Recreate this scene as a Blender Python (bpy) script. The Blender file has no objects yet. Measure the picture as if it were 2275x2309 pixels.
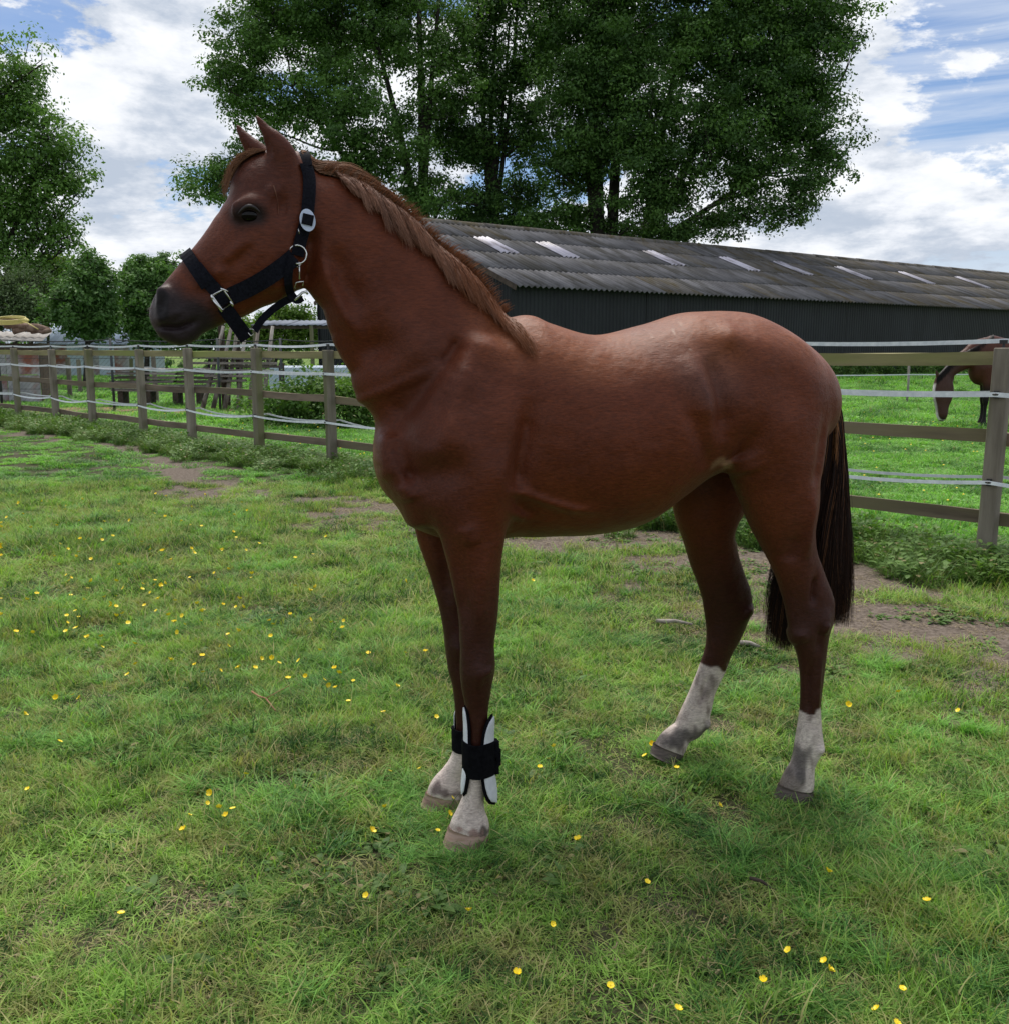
import bpy, bmesh, math, random
import numpy as np
from mathutils import Vector, Matrix
from mathutils.bvhtree import BVHTree

random.seed(7)
RNG = np.random.default_rng(11)
S = bpy.context.scene
COL = S.collection
rad = math.radians

# ------------------------------------------------------------------ camera
FPX, CXP, CYP = 2200.0, 1137.5, 1154.5      # focal length and centre in photograph pixels
HCAM, PITCH = 1.5, rad(9.5)
cam_d = bpy.data.cameras.new('camera')
cam = bpy.data.objects.new('camera', cam_d)
COL.objects.link(cam)
cam.location = (0, 0, HCAM)
cam.rotation_euler = (rad(90) - PITCH, 0, 0)
cam_d.sensor_fit = 'HORIZONTAL'
cam_d.sensor_width = 36
cam_d.lens = 36 * FPX / 2275
cam_d.clip_start = 0.05
cam_d.clip_end = 3000
S.camera = cam

# ------------------------------------------------------------------ light
SUN_EL, SUN_AZ = rad(64), rad(-14)           # azimuth clockwise from +Y: behind the horse, to the right
sd = bpy.data.lights.new('sun', 'SUN')
sd.energy = 3.9
sd.angle = rad(38)
sd.color = (1.0, 0.94, 0.86)
so = bpy.data.objects.new('sun', sd)
COL.objects.link(so)
sun_dir = Vector((math.sin(SUN_AZ) * math.cos(SUN_EL), math.cos(SUN_AZ) * math.cos(SUN_EL), math.sin(SUN_EL)))
so.rotation_euler = sun_dir.to_track_quat('Z', 'Y').to_euler()
so.location = (0, 0, 40)

vs = S.view_settings
vs.view_transform = 'Standard'
vs.look = 'None'
vs.gamma = 1
vs.use_curve_mapping = False
vs.exposure = 0.08


class NT:
    """small helper for node trees"""
    def __init__(self, tree):
        self.t = tree
        self.n = tree.nodes
        self.l = tree.links

    def node(self, typ, **kw):
        nd = self.n.new(typ)
        for k, v in kw.items():
            if k.startswith('i_'):
                key = k[2:]
                key = int(key) if key.isdigit() else key.replace('_', ' ')
                self.put(nd.inputs[key], v)
            else:
                setattr(nd, k, v)
        return nd

    def put(self, sock, v):
        if isinstance(v, bpy.types.NodeSocket):
            self.l.new(v, sock)
        elif isinstance(v, bpy.types.Node):
            self.l.new(v.outputs[0], sock)
        else:
            if isinstance(v, (tuple, list)) and len(v) == 3 and sock.type == 'RGBA':
                v = (*v, 1)
            sock.default_value = v

    def math(self, op, a, b=None, c=None, clamp=False):
        nd = self.n.new('ShaderNodeMath')
        nd.operation = op
        nd.use_clamp = clamp
        self.put(nd.inputs[0], a)
        if b is not None:
            self.put(nd.inputs[1], b)
        if c is not None:
            self.put(nd.inputs[2], c)
        return nd.outputs[0]

    def vmath(self, op, a, b=None):
        nd = self.n.new('ShaderNodeVectorMath')
        nd.operation = op
        self.put(nd.inputs[0], a)
        if b is not None:
            self.put(nd.inputs[1], b)
        return nd.outputs[0]

    def mix(self, f, a, b, blend='MIX'):
        nd = self.n.new('ShaderNodeMix')
        nd.data_type = 'RGBA'
        nd.blend_type = blend
        self.put(nd.inputs[0], f)
        self.put(nd.inputs[6], a)
        self.put(nd.inputs[7], b)
        return nd.outputs[2]

    def noise(self, vec, scale, detail=4, rough=0.55, dist=0.0, out=0):
        nd = self.n.new('ShaderNodeTexNoise')
        nd.inputs['Scale'].default_value = scale
        nd.inputs['Detail'].default_value = detail
        nd.inputs['Roughness'].default_value = rough
        nd.inputs['Distortion'].default_value = dist
        if vec is not None:
            self.put(nd.inputs['Vector'], vec)
        return nd.outputs[out]

    def ramp(self, f, stops, interp='LINEAR'):
        nd = self.n.new('ShaderNodeValToRGB')
        cr = nd.color_ramp
        cr.interpolation = interp
        while len(cr.elements) < len(stops):
            cr.elements.new(0.5)
        for e, (p, c) in zip(cr.elements, stops):
            e.position = p
            if not isinstance(c, (tuple, list)):
                c = (c, c, c)
            e.color = (*c[:3], 1)
        self.put(nd.inputs[0], f)
        return nd.outputs[0]

    def smooth(self, x, a, b):
        nd = self.n.new('ShaderNodeMapRange')
        nd.interpolation_type = 'SMOOTHSTEP'
        self.put(nd.inputs[0], x)
        nd.inputs[1].default_value = a
        nd.inputs[2].default_value = b
        nd.inputs[3].default_value = 0
        nd.inputs[4].default_value = 1
        return nd.outputs[0]


# ------------------------------------------------------------------ sky
W = bpy.data.worlds.new('World')
S.world = W
W.use_nodes = True
w = NT(W.node_tree)
w.n.clear()
sky = w.node('ShaderNodeTexSky', sky_type='NISHITA', sun_disc=False)
sky.sun_elevation = SUN_EL
sky.sun_rotation = SUN_AZ
sky.air_density = 1.0
sky.dust_density = 0.6
sky.ozone_density = 3.0
tc = w.node('ShaderNodeTexCoord')
sep = w.node('ShaderNodeSeparateXYZ', i_0=tc.outputs['Generated'])
dx, dy, dz = sep.outputs
az = w.math('ARCTAN2', dx, dy)                                   # 0 straight ahead, + to the right
el = w.math('ARCSINE', dz)
elp = w.math('MAXIMUM', el, 0.0)


def cloudvec(sx, sy, ox=0.0, oy=0.0, shear=0.0):
    # clouds flatten towards the horizon: use 1/(el+k) as the second coordinate
    e = w.math('POWER', w.math('ADD', elp, 0.02), 0.75)
    ex = w.math('MULTIPLY_ADD', w.math('COSINE', az), 0.0, w.math('MULTIPLY', az, sx))
    ex = w.math('MULTIPLY_ADD', e, shear, ex)
    cx = w.math('ADD', ex, ox)
    cy = w.math('MULTIPLY_ADD', e, sy, oy)
    cb = w.node('ShaderNodeCombineXYZ', i_0=cx, i_1=cy, i_2=w.math('MULTIPLY', w.math('COSINE', az), 0.7))
    return cb.outputs[0]


cum = w.noise(cloudvec(3.6, 7.6, 2.37, 0.1), 1.15, 11, 0.61, 0.1)       # cumulus
cum_up = w.noise(cloudvec(3.6, 7.6, 2.37, 0.42), 1.15, 11, 0.61, 0.1)   # the same, looked up a little higher: gives lit tops, grey bases
cir = w.noise(cloudvec(1.3, 20, 7.1, 0.0, -5.0), 1.3, 7, 0.6, 0.5)      # streaks
cirm = w.noise(cloudvec(1.1, 3.0, 3.0, 1.0), 1.0, 3, 0.5)
band = w.smooth(el, 0.0, 0.2)                                    # cloud closes up towards the horizon
thr = w.math('MULTIPLY_ADD', band, 0.14, 0.31)
cov = w.smooth(w.math('SUBTRACT', cum, thr), 0.0, 0.045)
covc = w.math('MULTIPLY', w.smooth(cir, 0.34, 0.62), w.smooth(cirm, 0.33, 0.6))
covc = w.math('MULTIPLY', covc, 0.88)
low = w.math('SUBTRACT', 1.0, w.smooth(el, 0.02, 0.17))
covc = w.math('MAXIMUM', covc, w.math('MULTIPLY', low, 0.92))
lit = w.smooth(w.math('SUBTRACT', cum, cum_up), -0.13, 0.10)
puff = w.noise(cloudvec(11, 24, 1.0, 0.0), 1.5, 8, 0.62, 0.1)
lit = w.math('ADD', lit, w.math('MULTIPLY_ADD', puff, 0.9, -0.45), clamp=True)
ccol = w.mix(lit, (0.50, 0.57, 0.68), (0.96, 0.98, 1.02))
skyc = w.mix(1.0, sky.outputs[0], (0.085, 0.092, 0.105), 'MULTIPLY')
skyc = w.mix(covc, skyc, (0.68, 0.75, 0.87))
skyc = w.mix(cov, skyc, ccol)
# below the horizon the world is a dull green, as a field would be
skyc = w.mix(w.smooth(el, -0.02, 0.0), (0.10, 0.14, 0.06), skyc)
bg = w.node('ShaderNodeBackground', i_0=skyc, i_1=1.0)
wo = w.node('ShaderNodeOutputWorld', i_0=bg.outputs[0])

# ------------------------------------------------------------------ projection helpers
CP, SP = math.cos(PITCH), math.sin(PITCH)


def ray(px, py):
    x = (np.asarray(px, float) - CXP) / FPX
    v = -(np.asarray(py, float) - CYP) / FPX
    return x, CP + v * SP, -SP + v * CP        # world direction per unit of forward depth


def at(px, py, Y):
    """point on the line of sight of a photograph pixel, at distance Y ahead"""
    x, y, z = ray(px, py)
    t = Y / y
    return Vector((float(x * t), float(Y), float(HCAM + z * t)))


def on_ground(px, py, z0=0.0):
    x, y, z = ray(px, py)
    t = (z0 - HCAM) / z
    return float(x * t), float(y * t)


# ------------------------------------------------------------------ object helpers
def tag(o, label=None, cat=None, group=None, kind=None):
    if label:
        o['label'] = label
    if cat:
        o['category'] = cat
    if group:
        o['group'] = group
    if kind:
        o['kind'] = kind
    return o


def empty(name, loc=(0, 0, 0), rz=0.0, label=None, cat=None, group=None):
    o = bpy.data.objects.new(name, None)
    o.empty_display_size = 0.1
    COL.objects.link(o)
    o.location = loc
    o.rotation_euler = (0, 0, rz)
    return tag(o, label, cat, group)


def obj(name, me, parent=None, mat=None, loc=None):
    o = bpy.data.objects.new(name, me)
    COL.objects.link(o)
    if mat is not None and len(me.materials) == 0:
        for m in (mat if isinstance(mat, (list, tuple)) else [mat]):
            me.materials.append(m)
    if parent is not None:
        o.parent = parent
    if loc is not None:
        o.location = loc
    return o


def copy_tree(src, parent=None):
    c = src.copy()
    COL.objects.link(c)
    if parent is not None:
        c.parent = parent
    for ch in src.children:
        copy_tree(ch, c)
    return c


def np_mesh(name, v, f, smooth=False, cols=None, mats=None):
    """v (n,3); f (m,k) with k = 3 or 4, fast path"""
    v = np.asarray(v, np.float32)
    f = np.asarray(f, np.int32)
    me = bpy.data.meshes.new(name)
    me.vertices.add(len(v))
    me.vertices.foreach_set('co', v.ravel())
    k = f.shape[1]
    me.loops.add(f.size)
    me.loops.foreach_set('vertex_index', f.ravel())
    me.polygons.add(len(f))
    me.polygons.foreach_set('loop_start', np.arange(0, f.size, k, dtype=np.int32))
    me.polygons.foreach_set('loop_total', np.full(len(f), k, np.int32))
    if mats is not None:
        me.polygons.foreach_set('material_index', np.asarray(mats, np.int32))
    me.polygons.foreach_set('use_smooth', np.full(len(f), bool(smooth)))
    if cols is not None:
        a = me.color_attributes.new('col', 'FLOAT_COLOR', 'POINT')
        c4 = np.ones((len(v), 4), np.float32)
        c4[:, :3] = cols
        a.data.foreach_set('color', c4.ravel())
    me.update(calc_edges=True)
    me.validate()
    return me


class MB:
    """collects simple shapes for one mesh"""
    def __init__(self):
        self.v, self.f, self.m = [], [], []

    def add(self, vs, fs, mi=0):
        n = len(self.v)
        self.v += [tuple(p) for p in vs]
        self.f += [tuple(i + n for i in q) for q in fs]
        self.m += [mi] * len(fs)

    def box(self, c, s, rot=None, mi=0, taper=1.0):
        hx, hy, hz = s[0] / 2, s[1] / 2, s[2] / 2
        P = []
        for z, t in ((-hz, 1.0), (hz, taper)):
            for x, y in ((-hx, -hy), (hx, -hy), (hx, hy), (-hx, hy)):
                p = Vector((x * t, y * t, z))
                if rot is not None:
                    p = rot @ p
                P.append(p + Vector(c))
        self.add(P, [(0, 3, 2, 1), (4, 5, 6, 7), (0, 1, 5, 4), (1, 2, 6, 5), (2, 3, 7, 6), (3, 0, 4, 7)], mi)

    def beam(self, a, b, wd, th, mi=0, up=(0, 0, 1)):
        a, b = Vector(a), Vector(b)
        d = (b - a)
        L = d.length
        x = d.normalized()
        u = Vector(up)
        y = u.cross(x)
        if y.length < 1e-4:
            y = Vector((0, 1, 0)).cross(x)
        y.normalize()
        z = x.cross(y)
        R = Matrix((x, y, z)).transposed()
        self.box((a + b) / 2, (L, th, wd), R, mi)

    def tube(self, pts, rs, n=6, mi=0, caps=True):
        pts = [Vector(p) for p in pts]
        if not hasattr(rs, '__len__'):
            rs = [rs] * len(pts)
        V = []
        ref = Vector((0.3, 0.2, 1)).normalized()
        for i, p in enumerate(pts):
            d = (pts[min(i + 1, len(pts) - 1)] - pts[max(i - 1, 0)]).normalized()
            x = ref.cross(d)
            if x.length < 0.05:
                x = Vector((1, 0, 0)).cross(d)
            x.normalize()
            y = d.cross(x)
            for k in range(n):
                a = 2 * math.pi * k / n
                V.append(p + (x * math.cos(a) + y * math.sin(a)) * rs[i])
        F = []
        for i in range(len(pts) - 1):
            for k in range(n):
                k2 = (k + 1) % n
                F.append((i * n + k, i * n + k2, (i + 1) * n + k2, (i + 1) * n + k))
        if caps:
            F.append(tuple(range(n))[::-1])
            F.append(tuple((len(pts) - 1) * n + k for k in range(n)))
        self.add(V, F, mi)

    def mesh(self, name, smooth=False, bevel=0.0):
        me = bpy.data.meshes.new(name)
        me.from_pydata(self.v, [], self.f)
        me.polygons.foreach_set('material_index', self.m)
        if bevel > 0:
            bm = bmesh.new()
            bm.from_mesh(me)
            bmesh.ops.bevel(bm, geom=list(bm.edges), offset=bevel, segments=1, affect='EDGES', clamp_overlap=True)
            bm.to_mesh(me)
            bm.free()
        if smooth:
            me.polygons.foreach_set('use_smooth', [True] * len(me.polygons))
        me.update()
        return me

    def build(self, name, mat, parent=None, smooth=False, loc=None, bevel=0.0):
        return obj(name, self.mesh(name, smooth, bevel), parent, mat, loc)


# ------------------------------------------------------------------ materials
def new_mat(name):
    m = bpy.data.materials.new(name)
    m.use_nodes = True
    t = NT(m.node_tree)
    t.n.clear()
    out = t.node('ShaderNodeOutputMaterial')
    p = t.node('ShaderNodeBsdfPrincipled')
    t.l.new(p.outputs[0], out.inputs[0])
    t.out, t.p = out, p
    return m, t


def plain(name, col, rough=0.6, metal=0.0, spec=0.5):
    m, t = new_mat(name)
    t.put(t.p.inputs['Base Color'], col)
    t.p.inputs['Roughness'].default_value = rough
    t.p.inputs['Metallic'].default_value = metal
    t.p.inputs['Specular IOR Level'].default_value = spec
    return m


def mottled(name, c1, c2, scale=5, rough=0.8, stretch=(1, 1, 1), bump=0.3, bdist=0.01, c3=None, s3=1.0, spec=0.3, metal=0.0, world=False, detail=6):
    m, t = new_mat(name)
    tcn = t.node('ShaderNodeTexCoord')
    vec = t.node('ShaderNodeNewGeometry').outputs['Position'] if world else tcn.outputs['Object']
    mp = t.node('ShaderNodeMapping', i_Vector=vec)
    mp.inputs['Scale'].default_value = stretch
    if not world:
        oi = t.node('ShaderNodeObjectInfo')
        off = t.math('MULTIPLY', oi.outputs['Random'], 17.0)
        cb = t.node('ShaderNodeCombineXYZ', i_0=off, i_1=off, i_2=off)
        mp.inputs['Location'].default_value = (0, 0, 0)
        vv = t.vmath('ADD', mp.outputs[0], cb.outputs[0])
    else:
        vv = mp.outputs[0]
    n = t.noise(vv, scale, detail, 0.65)
    f = t.ramp(n, [(0.36, 0.0), (0.64, 1.0)])
    c = t.mix(f, c1, c2)
    if c3 is not None:
        n3 = t.noise(vv, s3, 5, 0.6)
        c = t.mix(t.ramp(n3, [(0.47, 0.0), (0.62, 1.0)]), c, c3)
    if not world:                                  # each piece a little lighter or darker than the next
        k = t.math('MULTIPLY_ADD', oi.outputs['Random'], 0.30, 0.85)
        c = t.mix(1.0, c, t.node('ShaderNodeCombineColor', i_0=k, i_1=k, i_2=k).outputs[0], 'MULTIPLY')
    t.put(t.p.inputs['Base Color'], c)
    t.p.inputs['Roughness'].default_value = rough
    t.p.inputs['Specular IOR Level'].default_value = spec
    t.p.inputs['Metallic'].default_value = metal
    if bump > 0:
        b = t.node('ShaderNodeBump', i_Strength=bump, i_Distance=bdist, i_Height=n)
        t.put(t.p.inputs['Normal'], b.outputs[0])
    return m


def leafy(name, c1, c2, trans=0.35, rough=0.5, world_scale=0.0, c3=None, spec=0.25, fine=0.0, dryc=None):
    """foliage: attribute 'col' red channel mixes the two colours; a little random per object"""
    m = bpy.data.materials.new(name)
    m.use_nodes = True
    t = NT(m.node_tree)
    t.n.clear()
    at_ = t.node('ShaderNodeAttribute', attribute_name='col')
    sp = t.node('ShaderNodeSeparateColor', i_0=at_.outputs['Color'])
    oi = t.node('ShaderNodeObjectInfo')
    f = sp.outputs[0]
    f = t.math('MULTIPLY_ADD', oi.outputs['Random'], 0.35, t.math('MULTIPLY', f, 0.8))
    if world_scale:
        pos = t.node('ShaderNodeNewGeometry').outputs['Position']
        f = t.math('ADD', f, t.math('MULTIPLY_ADD', t.noise(pos, world_scale, 4, 0.6), 2.6, -1.3))
    if fine:
        f = t.math('ADD', f, t.math('MULTIPLY_ADD', t.noise(pos, fine, 3, 0.6), 2.4, -1.2))
    c = t.mix(t.math('ADD', f, 0.0, clamp=True), c1, c2)
    if dryc is not None:
        dn = t.math('ADD', t.math('MULTIPLY', t.noise(t.vmath('ADD', pos, (7.3, 2.1, 0.0)), fine * 0.55, 4, 0.7), 1.0), t.math('MULTIPLY_ADD', oi.outputs['Random'], 0.22, -0.11))
        c = t.mix(t.ramp(dn, [(0.49, 0.0), (0.64, 0.6)]), c, dryc)
    if c3 is not None:
        c = t.mix(sp.outputs[1], c, c3)
    d = t.node('ShaderNodeBsdfPrincipled', i_Base_Color=c, i_Roughness=rough)
    d.inputs['Specular IOR Level'].default_value = spec
    tr = t.node('ShaderNodeBsdfTranslucent', i_0=t.mix(1.0, c, (1.15, 1.35, 0.55), 'MULTIPLY'))
    ms = t.node('ShaderNodeMixShader', i_0=trans)
    t.l.new(d.outputs[0], ms.inputs[1])
    t.l.new(tr.outputs[0], ms.inputs[2])
    o = t.node('ShaderNodeOutputMaterial')
    t.l.new(ms.outputs[0], o.inputs[0])
    return m


M = {}
M['bark'] = mottled('bark', (0.02, 0.017, 0.014), (0.045, 0.04, 0.032), 6, 0.95, (1, 1, 0.25), 0.6, 0.03)
M['oak_leaf'] = leafy('oak_leaf', (0.030, 0.075, 0.020), (0.13, 0.25, 0.052), 0.28)
M['dark_leaf'] = leafy('dark_leaf', (0.055, 0.12, 0.034), (0.14, 0.26, 0.07), 0.28)
M['left_leaf'] = leafy('left_leaf', (0.05, 0.115, 0.028), (0.17, 0.31, 0.065), 0.28)
M['bright_leaf'] = leafy('bright_leaf', (0.10, 0.19, 0.03), (0.24, 0.36, 0.06), 0.4)
M['grey_leaf'] = leafy('grey_leaf', (0.09, 0.14, 0.065), (0.16, 0.22, 0.10), 0.3)
M['post_wood'] = mottled('post_wood', (0.14, 0.12, 0.095), (0.25, 0.22, 0.175), 9, 0.9, (1, 1, 0.12), 0.5, 0.006, (0.15, 0.15, 0.075), 3.0)
M['rail_wood'] = mottled('rail_wood', (0.10, 0.075, 0.055), (0.22, 0.17, 0.125), 8, 0.9, (0.12, 1, 1), 0.5, 0.005, (0.16, 0.14, 0.075), 2.2)
M['top_rail_wood'] = mottled('top_rail_wood', (0.17, 0.15, 0.075), (0.31, 0.27, 0.14), 8, 0.9, (0.12, 1, 1), 0.5, 0.005, (0.23, 0.25, 0.08), 2.2)
M['tape'] = mottled('tape', (0.62, 0.66, 0.7), (0.8, 0.83, 0.86), 20, 0.6, (1, 1, 1), 0.1, 0.001)
M['black_plastic'] = plain('black_plastic', (0.012, 0.012, 0.014), 0.4)
M['cladding'] = mottled('cladding', (0.009, 0.010, 0.014), (0.016, 0.018, 0.023), 1.2, 0.6, (1, 1, 0.4), 0.1, 0.002)
M['fibre_sheet'] = mottled('fibre_sheet', (0.09, 0.088, 0.092), (0.165, 0.162, 0.17), 1.3, 0.9, (1, 0.35, 1), 0.3, 0.01, (0.065, 0.062, 0.056), 0.9)
M['fibre_moss'] = mottled('fibre_moss', (0.09, 0.083, 0.076), (0.145, 0.135, 0.125), 2.6, 0.95, (1, 0.35, 1), 0.3, 0.01, (0.085, 0.07, 0.042), 1.8)
M['skylight'] = mottled('skylight', (0.42, 0.40, 0.46), (0.60, 0.58, 0.66), 2.0, 0.35, (1, 0.3, 1), 0.05, 0.002, (0.22, 0.2, 0.22), 2.0)
M['dark_wood'] = mottled('dark_wood', (0.035, 0.026, 0.02), (0.08, 0.06, 0.045), 6, 0.9, (1, 1, 0.2), 0.4, 0.006)

# ------------------------------------------------------------------ horse: implicit surface
HA = rad(15.0)                                   # body axis, tail end further away
P0 = Vector((-0.154, 2.916, 0.0))                # ground point under the forelegs, on the median plane
AX = Vector((math.cos(HA), math.sin(HA), 0))     # towards the tail
NX = Vector((-math.sin(HA), math.cos(HA), 0))    # away from the camera


def hp(px, py, c=0.0):
    """photograph pixel -> (s, z) on the horse's own plane at lateral offset c"""
    x, y, z = ray(px, py)
    t = (P0.dot(NX) + c) / (x * NX.x + y * NX.y)
    s = (x * t - P0.x) * AX.x + (y * t - P0.y) * AX.y - 0.0
    return float(s), float(HCAM + z * t)


def catmull(P, n):
    """P (k,d) -> refined (m,d)"""
    P = np.asarray(P, float)
    k = len(P)
    out = []
    for i in range(k - 1):
        p0, p1, p2, p3 = P[max(i - 1, 0)], P[i], P[i + 1], P[min(i + 2, k - 1)]
        for j in range(n):
            t = j / n
            out.append(0.5 * ((2 * p1) + (-p0 + p2) * t + (2 * p0 - 5 * p1 + 4 * p2 - p3) * t * t + (-p0 + 3 * p1 - 3 * p2 + p3) * t ** 3))
    out.append(P[-1])
    return np.array(out)


def chain_px(st, n=4):
    """st: (x1,y1,x2,y2,b,c) edge pairs in photograph pixels -> refined stations s1,z1,s2,z2,b,c"""
    rows = []
    for x1, y1, x2, y2, b, c in st:
        a = hp(x1, y1, c)
        d = hp(x2, y2, c)
        rows.append((*a, *d, b, c))
    return catmull(rows, n)


class Field:
    def __init__(self, lo, hi, vox):
        self.lo = np.array(lo, float)
        self.vox = vox
        self.B = 8
        nb = np.ceil((np.array(hi) - self.lo) / (vox * self.B)).astype(int)
        self.nb = nb
        self.prims = []          # (kind, k, data, lo, hi)
        self.bumps = []

    def chain(self, R, k=0.03, cap0=1.0, cap1=1.0, op='add', icap=1.0):
        R = np.asarray(R, float)
        segs = []
        m = len(R)
        for i in range(m - 1):
            A, Bq = R[i], R[i + 1]
            ca = np.array([(A[0] + A[2]) / 2, A[5], (A[1] + A[3]) / 2])
            cb = np.array([(Bq[0] + Bq[2]) / 2, Bq[5], (Bq[1] + Bq[3]) / 2])
            ax = cb - ca
            L = np.linalg.norm(ax)
            if L < 1e-6:
                continue
            t2 = np.array([ax[0], ax[2]]) / max(np.hypot(ax[0], ax[2]), 1e-9)

            def perp(Q):
                d = np.array([Q[2] - Q[0], Q[3] - Q[1]]) / 2
                return max(abs(d[0] * t2[1] - d[1] * t2[0]), 0.3 * np.hypot(*d))
            aa, ab = perp(A), perp(Bq)
            segs.append((ca, cb, aa, ab, A[4], Bq[4], cap0 if i == 0 else icap, cap1 if i == m - 2 else icap))
        pts = np.array([s[0] for s in segs] + [segs[-1][1]])
        r = max(max(s[2], s[3], s[4], s[5]) for s in segs)
        self.prims.append((op, k, segs, pts.min(0) - r, pts.max(0) + r))

    def loft(self, R, k=0.02):
        """sections square to s: rows of s, top z, bottom z, half width"""
        R = np.asarray(R, float)
        b = R[:, 3].max()
        self.prims.append(('loft', k, R, np.array([R[0, 0] - .02, -b, R[:, 2].min()]), np.array([R[-1, 0] + .02, b, R[:, 1].max()])))

    def bump(self, pts, sig, amp, side=0):
        """ridge (amp>0) or groove (amp<0) along a polyline of (s,z)"""
        P = np.array(pts, float)
        self.bumps.append((P, sig, amp, side))

    def evaluate(self, X):
        """X (...,3) points; bounding boxes of point sets are tested prim by prim"""
        sh = X.shape[:-1]
        n = sh[0]
        X = X.reshape(n, -1, 3)
        lo, hi = X.min(1), X.max(1)
        D = np.full(X.shape[:2], 0.25, np.float32)
        for op, k, segs, plo, phi in self.prims:
            mg = 0.045 + k
            mask = np.all((hi > plo - mg) & (lo < phi + mg), axis=1)
            ids = np.nonzero(mask)[0]
            if len(ids) == 0:
                continue
            Dc = np.full((len(ids), X.shape[1]), 0.25, np.float32)
            if op == 'loft':
                R = segs
                p = X[ids]
                s = p[..., 0]
                tz = np.interp(s, R[:, 0], R[:, 1])
                bz = np.interp(s, R[:, 0], R[:, 2])
                b = np.interp(s, R[:, 0], R[:, 3])
                a = np.maximum((tz - bz) / 2, .004)
                b = np.maximum(b, .004)
                zz = p[..., 2] - (tz + bz) / 2
                ll = p[..., 1]
                k0 = np.sqrt((zz / a) ** 2 + (ll / b) ** 2)
                k1 = np.sqrt((zz / a ** 2) ** 2 + (ll / b ** 2) ** 2) + 1e-9
                dd = np.where(k0 < 1e-3, -np.minimum(a, b), k0 * (k0 - 1) / k1)
                sl = np.interp(s, R[:, 0], np.maximum(np.abs(np.gradient(R[:, 1], R[:, 0])), np.abs(np.gradient(R[:, 3], R[:, 0]))))
                dd = dd / np.sqrt(1 + np.clip(sl, 0, 3) ** 2)
                out = np.maximum(R[0, 0] - s, s - R[-1, 0])
                Dc = np.where(out > 0, np.maximum(dd, 0) + out, dd)
                segs = []
            for ca, cb, aa, ab, ba, bb, c0, c1 in segs:
                rr = max(aa, ab, ba, bb) + mg
                slo = np.minimum(ca, cb) - rr
                shi = np.maximum(ca, cb) + rr
                m2 = np.all((hi[ids] > slo) & (lo[ids] < shi), axis=1)
                j = np.nonzero(m2)[0]
                if len(j) == 0:
                    continue
                p = X[ids[j]]
                ax = (cb - ca)
                L2 = float(ax @ ax)
                L = math.sqrt(L2)
                t = ((p - ca) @ ax) / L2
                tc_ = np.clip(t, 0, 1)
                d = p - ca - tc_[..., None] * ax
                u = ax / L
                ra = d @ u
                # in-plane normal
                hn = np.hypot(u[0], u[2]) + 1e-9
                nn = np.array([-u[2] / hn, 0, u[0] / hn])
                rp = d @ nn
                bl = np.cross(u, nn)
                rl = d @ bl
                a = aa + (ab - aa) * tc_
                b = ba + (bb - ba) * tc_
                capv = np.where(t < 0, c0, c1)
                c = np.minimum(a, b * 1.6) * capv if False else a * capv
                k0 = np.sqrt((rp / a) ** 2 + (rl / b) ** 2 + (ra / c) ** 2)
                k1 = np.sqrt((rp / a ** 2) ** 2 + (rl / b ** 2) ** 2 + (ra / c ** 2) ** 2) + 1e-9
                dd = k0 * (k0 - 1) / k1
                dd = np.where(k0 < 1e-3, -np.minimum(a, b), dd)
                Dc[j] = np.minimum(Dc[j], dd)
            cur = D[ids]
            if op != 'sub':
                h = np.clip(0.5 + 0.5 * (cur - Dc) / k, 0, 1)
                D[ids] = cur * (1 - h) + Dc * h - k * h * (1 - h)
            else:
                h = np.clip(0.5 - 0.5 * (cur + Dc) / k, 0, 1)
                D[ids] = cur * (1 - h) + (-Dc) * h + k * h * (1 - h)
        for P, sig, amp, side in self.bumps:
            plo, phi = P.min(0) - 3 * sig, P.max(0) + 3 * sig
            mask = (hi[:, 0] > plo[0]) & (lo[:, 0] < phi[0]) & (hi[:, 2] > plo[1]) & (lo[:, 2] < phi[1])
            if side:
                mask &= (lo[:, 1] * side > 0) | (hi[:, 1] * side > 0)
            ids = np.nonzero(mask)[0]
            if len(ids) == 0:
                continue
            q = X[ids][..., [0, 2]]
            best = np.full(q.shape[:2], 1e9)
            if len(P) == 1:
                best = ((q - P[0]) ** 2).sum(-1)
            gu = np.full(q.shape[:2], .5)
            n_ = len(P) - 1
            for i in range(n_):
                e = P[i + 1] - P[i]
                t = np.clip(((q - P[i]) @ e) / (e @ e), 0, 1)
                dd = ((q - P[i] - t[..., None] * e) ** 2).sum(-1)
                gu = np.where(dd < best, (i + t) / n_, gu)
                best = np.minimum(best, dd)
            fade = np.clip(np.minimum(gu, 1 - gu) / .3 + .15, 0, 1)     # ridges and grooves die out at their ends
            wgt = amp * np.exp(-best / (2 * sig * sig)) * fade
            if side:
                wgt = wgt * np.clip(X[ids][..., 1] * side / 0.02, 0, 1)
            D[ids] -= wgt.astype(np.float32)
        return D.reshape(sh)

    def mesh(self, relax=2):
        B, v, nb = self.B, self.vox, self.nb
        # coarse pass at block centres and corners
        ic = np.stack(np.meshgrid(*[np.arange(k) for k in nb], indexing='ij'), -1).reshape(-1, 3)
        cen = self.lo + (ic + 0.5) * B * v
        dc = self.evaluate(cen[:, None, :])[:, 0]
        half = B * v * 0.87
        act = np.abs(dc) < half * 1.35 + 0.012
        N = nb * B + 1
        D = np.full(tuple(N), 0.2, np.float32)
        # interior blocks
        for b in ic[(~act) & (dc < 0)]:
            s = b * B
            D[s[0]:s[0] + B + 1, s[1]:s[1] + B + 1, s[2]:s[2] + B + 1] = -0.2
        ia = ic[act]
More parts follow.
